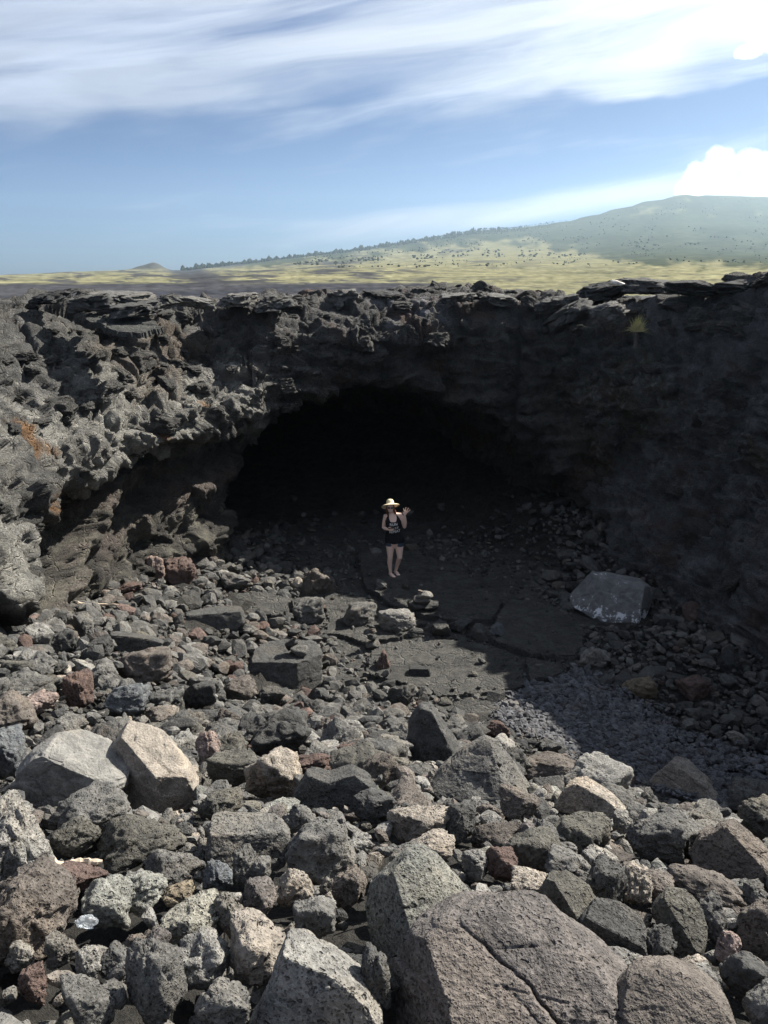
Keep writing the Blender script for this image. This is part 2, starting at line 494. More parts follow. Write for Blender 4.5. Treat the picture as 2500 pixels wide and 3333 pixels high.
me = mesh_np('terrain', np.stack([X, Y, Z], 1), grid_faces(len(az1), len(rr))[:, ::-1], True, C)
m = bpy.data.materials.new('far_country'); m.use_nodes = True
b = NB(m.node_tree)
tint = b.n('ShaderNodeAttribute', {'attribute_name': 'Col'}).outputs['Color']
pos = b.n('ShaderNodeNewGeometry').outputs['Position']
n1 = b.noise(pos, 0.045, 8, 0.75)
c = b.mix(1.0, tint, b.mix(b.ramp(n1.outputs['Fac'], 0.35, 0.65), (0.68, 0.7, 0.75), (1.25, 1.22, 1.15)), 'MULTIPLY')
bs = b.n('ShaderNodeBsdfPrincipled', {}, Base_Color=c, Roughness=1.0)
bs.inputs['Specular IOR Level'].default_value = 0.0
b.n('ShaderNodeOutputMaterial', {}, Surface=bs)
tag(link('terrain', me, m), kind='structure')

# trees of the ridge and the shrubs of the plain, too small to tell apart
V0, F0 = ico(1)
N = 7100
taz = np.concatenate([rng.uniform(-13.2, 13, 3800), rng.uniform(-6, 27, 2300), rng.uniform(-4, 27, 1000)])
tq = np.concatenate([rng.uniform(0.92, 1.0, 3800), rng.uniform(0.40, 0.97, 2300), rng.uniform(0.16, 0.45, 1000)])
_, _, trs = far_height(np.ones(N), taz)
trr = tq*trs
ts = np.concatenate([rng.uniform(2.0, 6.5, 3800), rng.uniform(2.0, 5.0, 2300), rng.uniform(0.8, 2.0, 1000)])
# height of the terrain under each tree (nearest node of the sheet)
ia = np.clip(np.searchsorted(az1, taz), 0, len(az1)-1); ir = np.clip(np.searchsorted(rr, trr), 0, len(rr)-1)
tz = Z.reshape(len(az1), len(rr))[ia, ir]
keep = np.ones(N, bool)
keep[3800:] = fbm(np.stack([taz*0.45, tq*9, np.zeros(N)], 1), 4, 0.6, 55)[3800:] > 0.06
tv = []; tf = []; tc_ = []
k = 0
for i in np.nonzero(keep)[0]:
    s = ts[i]*(float(np.clip((13.5-taz[i])/8, 0.15, 1)) if i < 3800 else 1)*(0.55+0.75*abs(sin(taz[i]*7.3)*cos(taz[i]*2.1)) if i < 3800 else 1)
    asp = rng.uniform(0.9, 1.9) if i < 3800 else rng.uniform(0.55, 0.9)
    jit = rng.uniform(0.6, 1.25, (len(V0), 1))
    v = V0*jit*np.array([s*0.5, s*0.5, s*0.5*asp]) + np.array([trr[i]*sin(R(taz[i])), trr[i]*cos(R(taz[i])), tz[i]+s*0.35*asp])
    tv.append(v); tf.append(F0+k); k += len(V0)
    g = rng.uniform(0.7, 1.4)
    tc_.append(np.tile(np.array([[0.046, 0.056, 0.042] if i < 3800 else [0.066, 0.072, 0.052]])*g, (len(V0), 1)))
me = mesh_np('distant_trees', np.concatenate(tv), np.concatenate(tf), False, np.concatenate(tc_))
tag(link('distant_trees', me, m), 'tiny dark trees and shrubs scattered over the far hillside and ridge', 'trees', kind='stuff')

# haze: one even box of air
hz = bpy.data.meshes.new('haze')
bm = bmesh.new(); bmesh.ops.create_cube(bm, size=1)
for v in bm.verts:
    v.co = Vector((v.co.x*8200, v.co.y*8200, (v.co.z+0.5)*430 - 60))
bm.to_mesh(hz); bm.free()
m = bpy.data.materials.new('haze_air'); m.use_nodes = True
b = NB(m.node_tree)
pv = b.n('ShaderNodeVolumePrincipled', {}, Color=(0.64, 0.85, 1.0), Density=0.00014, Anisotropy=0.55)
b.n('ShaderNodeOutputMaterial', {}, Volume=pv)
tag(link('haze', hz, m), kind='stuff')

# thin poles out on the plain
m_pole = plain('weathered_wood', (0.10, 0.085, 0.07), 0.9)
for px, base, top, r in ((1467, 948, 925, 210), (1893, 946, 914, 190), (2388, 925, 893, 260)):
    d = ray(px, base); L = r/np.hypot(d[0], d[1])
    x, y = d[0]*L, d[1]*L
    zb = EYE + d[2]*L; dt = ray(px, top); zt = EYE + dt[2]*r/np.hypot(dt[0], dt[1])
    bm = bmesh.new()
    bmesh.ops.create_cone(bm, cap_ends=True, segments=8, radius1=0.16, radius2=0.11, depth=zt-zb+2.5,
                          matrix=Matrix.Translation((0, 0, (zt-zb-2.5)/2)))
    me = bpy.data.meshes.new('pole'); bm.to_mesh(me); bm.free()
    o = link('utility_pole', me, m_pole); o.location = (x, y, zb)
    tag(o, {1467: 'thin pole on the plain above the middle of the cave rim', 1893: 'thin pole standing left of the high dark plates on the right rim',
            2388: 'thin pole on the plain near the right edge of the photo'}[px], 'pole', 'thin poles on the plain')

# ------------------------------------------------------------------ the walls of the pit: one swept, broken surface
# stations along the rim: x, y of the lip, then the section (distance into the rock, height) from the plateau down to the floor
def left(zt=5.85, lip=3.3, rec=1.35, dz=0.0):
    return [(27, 4.3), (9, zt-0.25), (5, zt-0.05), (3.0, zt), (1.9, zt-0.35), (1.0, zt-1.0), (0.35, zt-1.7), (0.02, lip+0.45), (0.05, lip),
            (0.42, lip-0.25), (rec*0.7, lip-0.5), (rec*0.72, lip-0.8), (rec*0.58, lip-1.1), (rec*0.36, 1.65+dz), (rec*0.18, 0.95+dz), (rec*0.05, -0.4), (0.0, -1.2)]
def lobe(zt=5.8):
    return [(27, 4.3), (9, zt-0.3), (5, zt-0.1), (3.0, zt-0.1), (2.0, zt-0.5), (1.2, zt-1.1), (0.5, zt-1.9), (0.1, 3.3), (0.0, 2.8),
            (0.1, 2.5), (0.35, 2.2), (0.5, 2.0), (0.5, 1.7), (0.4, 1.35), (0.3, 0.9), (0.2, -0.2), (0.1, -1.0)]
def cave(za, zt=6.05, deep=17.0, face=0.25):
    return [(27, 4.3), (9, zt-0.3), (5, zt-0.1), (3.0, zt), (1.6, zt-0.02), (0.75, zt-0.12), (0.28, zt-0.45), (0.05, zt-0.85), (face*0.3, (zt+za)/2),
            (face*0.6, za+0.25), (face*1.4, za), (face*1.4+1.05*deep/17, za-0.05), (face*1.4+2.9*deep/17, za-0.12), (6.5*deep/17, za*0.9), (11.0*deep/17, za*0.74), (deep*.89, za*0.45+0.4), (deep, -0.5)]
def right(zt=6.3, s=1.0):
    return [(27, 4.3), (9, zt-0.4), (5, zt-0.15), (3.0, zt), (1.7, zt+0.02), (0.95, zt-0.08), (0.5, zt-0.35), (0.22, zt-0.85), (0.05, zt-1.5),
            (0.0, 4.1), (0.0, 3.4), (0.02*s, 2.8), (-0.15*s, 2.3), (-0.42*s, 1.7), (-0.8*s, 1.0), (-1.15*s, 0.2), (-1.5*s, -1.0)]
def blend(a, c, t):
    return [(p[0]*(1-t)+q[0]*t, p[1]*(1-t)+q[1]*t) for p, q in zip(a, c)]

ST = [(-8.5, -5, lobe()), (-7.0, 1.0, lobe()), (-5.7, 5.2, lobe()), (-4.55, 8.6, lobe()), (-4.7, 10.2, blend(lobe(), left(), .5)), (-4.95, 12.2, left(5.85, 3.3, 1.5)),
      (-4.35, 15.0, left(5.85, 3.45, 1.45)), (-3.3, 16.9, left(5.85, 3.5, 1.3)), (-2.7, 17.75, blend(left(5.85, 3.55, 1.2), cave(2.6, 5.85), 0.12)),
      (-2.15, 18.3, cave(3.35, 5.85)), (-1.2, 19.1, cave(3.85, 5.85)), (0.0, 19.8, cave(4.05, 5.92)), (1.3, 20.2, cave(3.8, 5.92, 12)),
      (2.5, 20.2, cave(3.1, 5.95, 5.5)), (3.4, 20.05, cave(2.4, 5.95, 2.9)), (4.1, 19.8, cave(1.9, 5.95, 2.0)), (4.7, 19.5, cave(1.5, 5.95, 1.5)), (5.2, 19.25, blend(cave(1.1, 6.0, 1.3), right(5.85), 0.5)), (5.8, 18.8, right(5.92, 1.1)),
      (6.6, 17.6, right(6.28, 1.1)), (7.25, 15.6, right(6.38)), (7.85, 13.2, right(6.42)), (8.5, 10.4, right(6.4)), (9.0, 7, right(6.3)), (9.3, 2, right(6.2)), (8.8, -5, right(6.2))]
SP = np.array([[s[0], s[1]] for s in ST]); SS = np.array([s[2] for s in ST])       # (K,2) and (K,M,2)
K, M = SS.shape[:2]

def catmull(A, t):
    """A (K,...) sampled at fractional index t, tangents limited by centripetal-free Catmull-Rom"""
    i = np.clip(np.floor(t).astype(int), 0, len(A)-2); f = t-i
    sh = (-1,)+(1,)*(A.ndim-1)
    p0 = A[np.maximum(i-1, 0)]; p1 = A[i]; p2 = A[i+1]; p3 = A[np.minimum(i+2, len(A)-1)]
    f = f.reshape(sh)
    return 0.5*((2*p1)+(p2-p0)*f+(2*p0-5*p1+4*p2-p3)*f**2+(3*p1-p0-3*p2+p3)*f**3)

tt = np.linspace(0, K-1, 4000)
pp = catmull(SP, tt)
arc = np.concatenate([[0], np.cumsum(np.linalg.norm(np.diff(pp, axis=0), axis=1))])
a_vis0 = np.interp(2.6, tt, arc); a_vis1 = np.interp(20.6, tt, arc)
sa = np.concatenate([np.arange(0, a_vis0, 0.22), np.arange(a_vis0, a_vis1, 0.042), np.arange(a_vis1, arc[-1], 0.22)])
ts_ = np.interp(sa, arc, tt)
path = catmull(SP, ts_)
# sections: linear blend along the rim with eased corners
i = np.clip(np.floor(ts_).astype(int), 0, K-2); f = ts_-i; f = (f*f*(3-2*f)*0.6+f*0.4)[:, None, None]
SEC = SS[i]*(1-f)+SS[i+1]*f
tan_ = np.gradient(path, axis=0); tan_ /= np.linalg.norm(tan_, axis=1, keepdims=True)
# smooth outward normal
nrm = np.stack([-tan_[:, 1], tan_[:, 0]], 1)
kern = np.hanning(61); kern /= kern.sum()
for c in range(2):
    nrm[:, c] = np.convolve(np.pad(nrm[:, c], 30, mode='edge'), kern, 'valid')
nrm /= np.linalg.norm(nrm, axis=1, keepdims=True)
# resample every section to the same number of nodes; dense over the visible face
NT = 260
tk = np.concatenate([np.linspace(0, 3, 34)[:-1], np.linspace(3, 14, NT-70)[:-1], np.linspace(14, M-1, 38)])
SECs = catmull(SEC.transpose(1, 0, 2), tk).transpose(1, 0, 2)                           # (S,T,2)
# even out the node spacing along each section inside the visible part
d2 = np.linalg.norm(np.diff(SECs, axis=1), axis=2)
dm = 0.5*(SECs[:, 1:, 0]+SECs[:, :-1, 0]); wgt = np.where(dm > 6, 0.12, np.where(dm > 3.2, 0.35, 1.0))
cum = np.concatenate([np.zeros((len(sa), 1)), np.cumsum(np.minimum(d2, 0.45)*wgt, axis=1)], 1)
SE2 = np.empty((len(sa), NT, 2))
for k in range(len(sa)):
    u = np.linspace(0, cum[k, -1], NT)
    SE2[k, :, 0] = np.interp(u, cum[k], SECs[k, :, 0]); SE2[k, :, 1] = np.interp(u, cum[k], SECs[k, :, 1])
PX = path[:, None, 0] + nrm[:, None, 0]*SE2[..., 0]
PY = path[:, None, 1] + nrm[:, None, 1]*SE2[..., 0]
G = np.stack([PX, PY, SE2[..., 1]], -1)
def gnormals(G):
    du = np.gradient(G, axis=0); dv = np.gradient(G, axis=1)
    n = np.cross(dv, du)
    return n/np.maximum(np.linalg.norm(n, axis=2, keepdims=True), 1e-6)
NG = gnormals(G)
S_, T_ = G.shape[:2]
P = G.reshape(-1, 3); Nn = NG.reshape(-1, 3)
side = np.repeat(ts_, T_)                                   # station index of every node
leftw = sstep(9.2, 7.6, side); rightw = sstep(14.6, 16.8, side); cavew = 1-leftw-rightw
top = sstep(0.35, 0.8, Nn[:, 2])
wv = np.stack([fbm(P*0.9, 3, .5, 101), fbm(P*0.9, 3, .5, 102), fbm(P*0.9, 3, .5, 103)], 1)
Pw = P + wv*0.35
amp = 0.30 + 0.0*P[:, 0]
disp = fbm(P*0.42, 4, 0.5, 61)*0.42
b1, e1 = blocks(Pw*np.array([0.85, 0.85, 1.5]), 71, 0.45)
b2, e2 = blocks(Pw*np.array([2.2, 2.2, 3.2])+3, 72, 0.5)
b3, e3 = blocks(Pw*np.array([6.0, 6.0, 8.0])+5, 73, 0.8)
disp += b1*(0.24*leftw+0.24*cavew+0.20*rightw) + b2*(0.13*leftw+0.11*cavew+0.08*rightw) + b3*(0.03*leftw+0.03*cavew+0.03*rightw)
b4, e4 = blocks(Pw*np.array([13.0, 13.0, 16.0])+2, 74, 0.9)
disp += b4*0.018
disp -= 0.10*np.exp(-(e1/0.04)**2)*leftw + 0.06*np.exp(-(e2/0.05)**2)
disp += fbm(Pw*4.0, 6, 0.68, 81)*0.085*(0.75+0.35*leftw)
# layered flows: each layer stands out at its upper edge and is undercut below
for thick_, depth_, sd in ((0.42, 0.24, 301), (0.14, 0.075, 305)):
    Lc = (P[:, 2]*1.0 + 0.10*(P[:, 1]-12) + 0.05*P[:, 0] + 0.30*wv[:, 2] + 0.10*fbm(P*2.2, 3, .5, sd))/thick_
    fr_ = Lc-np.floor(Lc); lr_ = _rv[_h(np.floor(Lc).astype(np.int64), np.floor(fbm(P*0.5, 2, .5, sd+1)*4+50).astype(np.int64), np.zeros(len(P), np.int64), 5)][:, 0]
    disp += depth_*(fr_**1.5*np.clip((1-fr_)/0.10, 0, 1) - 0.4)*(0.35+1.1*lr_)*(leftw*sstep(2.6, 3.6, P[:, 2])*0.9+cavew*0.8+rightw*0.75)*(1-0.8*top)
disp += fbm(P*5.0, 5, 0.66, 87, True)*0.05
disp += fbm(P*2.6, 4, 0.55, 83, True)*0.05
v_face = fbm(P*0.7+9, 3, 0.5, 95)+0.25
# molten drapery on the sunlit left face: ridges running down and inwards
q = P @ np.array([[0.25, 0.95, 0.95], [0.85, -0.45, 0.3], [0.5, 0.35, -0.55]]).T
drap = fbm(np.stack([q[:, 0]*7.5, q[:, 1]*1.6, q[:, 2]*1.1], 1), 4, 0.6, 91, True)
face_m = sstep(5.2, 4.3, P[:, 2])*sstep(2.5, 2.9, P[:, 2])*np.clip(0.25+2.2*v_face, 0, 1)
disp += drap*0.075*leftw*face_m
# benches in the hollow under the overhang, rising away from the eye
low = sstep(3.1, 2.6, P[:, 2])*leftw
ben = np.sin((P[:, 2]*0.9 - 0.16*(P[:, 1]-12) + 0.35*wv[:, 0])*2*pi*1.15)
disp += ben*0.13*low
# one long ledge climbs away from the eye and reaches out of the hollow into the sun
ledge = np.exp(-((P[:, 2]-(1.0+0.30*(P[:, 1]-10.5)+0.25*wv[:, 1]))/0.16)**2)*low*sstep(9.8, 10.8, P[:, 1])*sstep(17.2, 16.2, P[:, 1])
disp += ledge*0.62
disp -= sstep(0.2, 0.9, top)*0.0
deepc = np.clip((SE2[..., 0].reshape(-1)-2.0)/3, 0, 1)*cavew
back = sstep(2.2, 6.0, SE2[..., 0].reshape(-1))*top
disp = disp*(1-0.55*back)
calm = 1-sstep(14.5, 16, np.tile(np.linspace(0, M-1, T_), S_))*0.0
G2 = (P + Nn*disp[:, None])
# flattish crust plates on the plateau: quantised steps
pl, pe = blocks(P*np.array([0.55, 0.55, 0.0])+11, 77, 0.35)
G2[:, 2] += top*(0.16*pl - 0.10*np.exp(-(pe/0.035)**2)) * sstep(26, 12, SE2[..., 0].reshape(-1))
G2 = G2.reshape(S_, T_, 3)
N2 = gnormals(G2).reshape(-1, 3)
P2 = G2.reshape(-1, 3)
# colour of the rock, with some shade and skylight put into it
v1 = fbm(P*1.3, 5, 0.6, 201); v2 = fbm(P*4.0, 4, 0.6, 203); v3 = fbm(P*0.5, 3, 0.5, 205)
base = np.array([[0.118, 0.117, 0.112]])*leftw[:, None] + np.array([[0.096, 0.095, 0.094]])*cavew[:, None] + np.array([[0.134, 0.137, 0.143]])*rightw[:, None]  # right wall made paler and bluer to add skylight fill
Cc = base*np.clip(1+0.9*v1+0.7*v2, 0.35, 2.2)[:, None]
grey = np.array([[0.33, 0.325, 0.30]])                      # pale weathered drapery
wt = face_m*leftw*sstep(-0.20, 0.18, v1+0.4*v2+0.25*drap-0.02)*0.85
Cc += (grey-Cc)*wt[:, None]
Cc += (np.array([[0.068, 0.064, 0.059]])*(1+0.5*v2[:, None])-Cc)*(low*sstep(3.0, 2.6, P[:, 2])*0.85)[:, None]  # shade of the hollow under the overhang darkened into the colour
tan_c = np.array([[0.185, 0.178, 0.148]])                      # ochre crust on the benches low on the left
wt = low*sstep(2.6, 1.5, P[:, 2])*sstep(0.0, 0.25, v1+0.5*v2+0.5*ledge)*0.8
Cc += (tan_c-Cc)*wt[:, None]
pink = np.array([[0.125, 0.103, 0.094]])
wt = low*sstep(0.10, 0.28, v3+0.4*v1+0.25*ben-0.02)*sstep(1.2, 1.9, P[:, 2])*0.7
Cc += (pink-Cc)*wt[:, None]
wt = ledge*sstep(-0.15, 0.2, v2)*0.8
Cc += (np.array([[0.17, 0.150, 0.137]])-Cc)*wt[:, None]
brown = np.array([[0.125, 0.098, 0.075]])
wt = top*leftw*sstep(0.0, 0.25, v3+0.3*v2)*0.6
Cc += (brown-Cc)*wt[:, None]
ora = np.array([[0.25, 0.145, 0.075]])
for (px, py, yy, rad) in ((75, 1370, 11.6, .13), (95, 1430, 11.7, .16), (120, 1460, 11.8, .14), (190, 1468, 12.1, .10), (520, 1420, 15.4, .16), (680, 1312, 16.4, .12), (150, 1640, 11.2, .2), (160, 1465, 12, .1)):
    c0 = at_y(px, py, yy)
    dd = np.sqrt(((P2-c0)[:, 0]*0.5)**2+(P2-c0)[:, 1]**2+(P2-c0)[:, 2]**2)
    rad *= 0.75
    wt = sstep(rad*1.9, rad*0.3, dd+rad*2.6*v2)*0.85*leftw
    Cc += (ora-Cc)*wt[:, None]
oli = np.array([[0.085, 0.078, 0.045]])
wt = (rightw+0.5*cavew)*sstep(0.12, 0.3, v3+0.5*v2)*sstep(5.4, 4.6, P[:, 2])*0.7
Cc += (oli-Cc)*wt[:, None]
red = np.array([[0.10, 0.068, 0.055]])
wt = (rightw+cavew)*sstep(0.14, 0.34, fbm(P*0.9+40, 4, 0.6, 209)+0.3*v2)*0.7
Cc += (red-Cc)*wt[:, None]
wht = np.array([[0.34, 0.34, 0.33]])                         # faint white salt streaks on the shaded wall
stre = fbm(np.stack([P[:, 0]*7, P[:, 1]*7, P[:, 2]*2.2], 1), 4, 0.65, 211, True)
wt = 0.7*rightw*sstep(0.74, 0.92, stre+0.45*v1+0.25*v3)*sstep(1.6, 2.6, P[:, 2])*sstep(5.0, 4.3, P[:, 2])*0.8
Cc += (wht-Cc)*wt[:, None]
bl = np.array([[0.23, 0.24, 0.27]])                          # pale washed band under the rim over the cave
wt = sstep(10.7, 11.1, side)*sstep(12.4, 12.0, side)*sstep(5.15, 5.35, P[:, 2])*sstep(5.95, 5.75, P[:, 2])*sstep(0.0, 0.35, v2+0.4*v1)*0.8
Cc += (bl-Cc)*wt[:, None]
Cc = np.clip(Cc, 0.012, 0.6)
FQ = grid_faces(S_, T_)
fs = ts_[FQ[:, 0]//T_]
def wall_piece(name, lo, hi):
    sel = FQ[(fs >= lo) & (fs < hi)]
    used = np.unique(sel); remap = np.full(len(P2), -1); remap[used] = np.arange(len(used))
    me = mesh_np(name, P2[used], remap[sel], True, Cc[used])
    o = link(name, me, M_CLIFF)
    return tag(o, kind='structure')
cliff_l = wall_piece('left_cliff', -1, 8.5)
cave_o = wall_piece('cave', 8.5, 15.7)
cliff_r = wall_piece('right_cliff', 15.7, 99)

# broken blocks and ledges still part of the wall, half sunk in it
def block_shape(seed):
    V, F = ico(5)
    r_ = np.random.default_rng(seed); n = r_.normal(size=(9, 3)); n[:, 2] *= 0.6; n /= np.linalg.norm(n, axis=1, keepdims=True)
    n = np.concatenate([n, np.eye(3), -np.eye(3)]); h = np.concatenate([r_.uniform(.6, 1, 9), np.full(6, .95)])
    rr_ = ((np.maximum(V @ n.T, 0)/h)**26).sum(1)**(-1/26)
    Q = V*rr_[:, None]; off = r_.uniform(-40, 40, 3)
    bb, ee = blocks(Q*2.2+off, seed % 80, 0.7)
    d_ = bb*0.16 - 0.05*np.exp(-(ee/.05)**2) + fbm(Q*3+off, 5, .6, seed % 60)*0.14 + 0.05*np.sin(Q[:, 2]*14+6*fbm(Q*1.5+off, 2, .5, 3))*0.6
    Q = Q+V*d_[:, None]
    me = mesh_np('lava_block', Q, F, True, np.tile(np.array([[.085, .083, .078]]), (len(Q), 1))*(1+0.5*fbm(Q*2+off, 4, .6, 7))[:, None])
    me.materials.append(M_CLIFF)
    return me
BLK = [block_shape(8000+k) for k in range(14)]
Nf = N2; dn = SE2[..., 0].reshape(-1)
def sow(parent, cond, n, s0, s1, flat=0.42, sink=0.15, seed=1):
    r_ = np.random.default_rng(seed); idx = np.nonzero(cond)[0]; got = []
    for i_ in r_.permutation(idx):
        if len(got) >= n: break
        s = s0*(s1/s0)**(r_.random()**1.6)
        p = P2[i_]
        if any((p[0]-g[0])**2+(p[1]-g[1])**2+(p[2]-g[2])**2 < (0.8*(s+g[3]))**2 for g in got): continue
        got.append((*p, s))
        o = bpy.data.objects.new('lava_block', BLK[int(r_.integers(14))]); COL.objects.link(o); o.parent = parent
        o.location = p - Nf[i_]*s*sink
        o.rotation_euler = (r_.normal(0, .18), r_.normal(.12, .2), r_.uniform(0, 6.28))
        o.scale = (s*r_.uniform(.9, 1.5), s*r_.uniform(.7, 1.1), s*flat*r_.uniform(.7, 1.5))
vis_ = (dn > -1) & (dn < 3.4)
sow(cliff_l, vis_ & (side > 3.0) & (side < 8.5) & (P2[:, 2] > 4.3), 120, .11, .46, .42, .2, 2)
sow(cliff_l, vis_ & (side > 3.0) & (side < 8.0) & (P2[:, 2] > 3.0) & (P2[:, 2] < 4.4), 22, .10, .26, .6, .45, 6)
sow(cave_o, vis_ & (side > 8.5) & (side < 14.0) & (P2[:, 2] > 5.5), 70, .10, .36, .42, .2, 3)
sow(cave_o, vis_ & (side > 8.5) & (side < 15.6) & (P2[:, 2] > 3.6) & (P2[:, 2] < 5.5) & (dn < 1.2), 36, .12, .42, .55, .5, 4)
sow(cliff_r, vis_ & (side > 16.6) & (side < 21) & (P2[:, 2] > 5.3), 60, .12, .45, .42, .25, 5)
sow(cliff_r, (dn > 0.2) & (dn < 3.0) & (side > 16.9) & (side < 19.6) & (P2[:, 2] > 5.7), 10, .35, .60, .36, .35, 9)
sow(cliff_l, (dn > -1) & (dn < 1.5) & (side > 2.6) & (side < 4.6) & (P2[:, 2] > 1.4) & (P2[:, 2] < 3.6), 30, .09, .28, .6, .4, 11)
sow(cliff_r, vis_ & (side > 15.7) & (side < 21) & (P2[:, 2] > 1.0) & (P2[:, 2] < 5.2), 60, .14, .55, .6, .55, 7)

# ------------------------------------------------------------------ floor of the pit
gx = np.arange(-10, 12.5, 0.095); gy = np.concatenate([np.arange(-4, 22, 0.095), np.arange(22, 40, 0.25)])
GX, GY = np.meshgrid(gx, gy, indexing='ij')
gp = np.stack([GX.ravel(), GY.ravel(), np.zeros(GX.size)], 1)
gz = ground(gp[:, 0], gp[:, 1])
rub = np.clip(sstep(0.02, 0.25, gz)+sstep(3.4, 4.6, gp[:, 0]), 0, 1)
gz = gz + fbm(gp*0.8, 4, 0.5, 301)*0.10*(0.35+0.65*rub) + blocks(gp*np.array([4.5, 4.5, 0]), 303, 1.0)[0]*0.10*rub + fbm(gp*7, 3, 0.6, 305)*0.02
gp[:, 2] = gz - 0.13*rub*sstep(12, 8, gp[:, 1]) - 0.05*rub
gv = fbm(gp*1.5, 4, 0.6, 311)
gc = (np.array([[0.052, 0.050, 0.046]])*rub[:, None]+np.array([[0.100, 0.099, 0.094]])*(1-rub[:, None]))*(1+0.6*gv)[:, None]
me = mesh_np('pit_floor', gp, grid_faces(len(gx), len(gy)), True, np.clip(gc, 0.01, 1))
floor_o = link('pit_floor', me, M_CLIFF)
tag(floor_o, kind='structure')
GZ = gz.reshape(len(gx), len(gy))
def surf(x, y):
    i = np.clip(np.searchsorted(gx, x), 0, len(gx)-1); j = np.clip(np.searchsorted(gy, y), 0, len(gy)-1)
    return GZ[i, j]

# pahoehoe pavement: big cracked crust slabs lying on the floor
def in_poly(x, y, poly):
    n = len(poly); c = np.zeros(x.shape, bool); j = n-1
    for i in range(n):
        xi, yi = poly[i]; xj, yj = poly[j]
        t = ((yi > y) != (yj > y)) & (x < (xj-xi)*(y-yi)/(yj-yi+1e-12)+xi)
        c ^= t; j = i
    return c

def crust(name, poly, ztop, mat, parent=None, step=0.045, thick=0.16, rough=0.02, tilt=(0, 0), col=(0.06, 0.059, 0.055), seed=0, rope=0.012, crack=0.03):
    poly = np.array(poly)[:, :2]
    x0, y0 = poly.min(0)-0.1; x1, y1 = poly.max(0)+0.1
    xs = np.arange(x0, x1, step); ys = np.arange(y0, y1, step)
    A, B = np.meshgrid(xs, ys, indexing='ij')
    Q = np.stack([A.ravel(), B.ravel(), np.full(A.size, 0.3*seed)], 1)
    wob = np.stack([fbm(Q*1.6, 4, .6, seed+1), fbm(Q*1.6, 4, .6, seed+2)], 1)*0.16
    ins = in_poly(Q[:, 0]+wob[:, 0], Q[:, 1]+wob[:, 1], poly)
    f1, f2, rr_, vv = worley((Q+np.pad(wob, ((0, 0), (0, 1))))*1.1, seed+5)
    z = ztop + tilt[0]*(Q[:, 0]-Q[:, 0].mean()) + tilt[1]*(Q[:, 1]-Q[:, 1].mean())
    z = z + fbm(Q*1.2, 4, 0.5, seed+7)*rough*2.2 + (rr_[:, 3]-0.5)*rough + (vv[:, :2]*(rr_[:, :2]-0.5)).sum(1)*rough*1.2
    z = z - crack*np.exp(-((f2-f1)/0.035)**2)
    z = z + rope*np.sin(22*(Q[:, 0]*0.4+Q[:, 1]*0.9)+9*fbm(Q*0.9, 3, .5, seed+9))*sstep(-.1, .3, fbm(Q*0.7, 3, .5, seed+10)) + fbm(Q*9, 3, .6, seed+11)*0.012
    ins = ins.reshape(A.shape)
    quad = ins[:-1, :-1] & ins[1:, :-1] & ins[1:, 1:] & ins[:-1, 1:]
    F = grid_faces(*A.shape)[quad.ravel()]
    if not len(F): return None
    V = np.stack([Q[:, 0], Q[:, 1], z], 1)
    jit = np.random.default_rng(seed+3).uniform(-.3, .3, (len(V), 2))*step
    V[:, :2] += jit
    # skirt round the broken edge
    E = np.concatenate([F[:, [0, 1]], F[:, [1, 2]], F[:, [2, 3]], F[:, [3, 0]]])
    key = np.sort(E, 1); kk = key[:, 0].astype(np.int64)*len(V)+key[:, 1]
    u, idx, cnt = np.unique(kk, return_index=True, return_counts=True)
    be = E[idx[cnt == 1]]
    bv = np.unique(be); mp = {v: len(V)+n for n, v in enumerate(bv)}
    low_ = V[bv].copy(); low_[:, 2] -= thick*np.random.default_rng(seed+4).uniform(.8, 1.3, len(bv))
    cen = V[np.unique(F)].mean(0); low_[:, :2] += (low_[:, :2]-cen[:2])/np.linalg.norm(low_[:, :2]-cen[:2], axis=1, keepdims=True)*0.03
    SF = np.array([[e[0], mp[e[0]], mp[e[1]], e[1]] for e in be])
    V = np.concatenate([V, low_]); F = np.concatenate([F, SF])
    used = np.unique(F); rm = np.full(len(V), -1); rm[used] = np.arange(len(used))
    V = V[used]; F = rm[F]
    cv = fbm(V*1.7, 4, .6, seed+12)
    cols = np.clip(np.array([col])*(1+0.45*cv[:, None]), .01, 1)
    c0 = np.array([V[:, 0].mean(), V[:, 1].mean(), V[:, 2].min()])
    me = mesh_np(name, V-c0, F, False, cols)
    o = link(name, me, mat, parent); o.location = c0
    return o

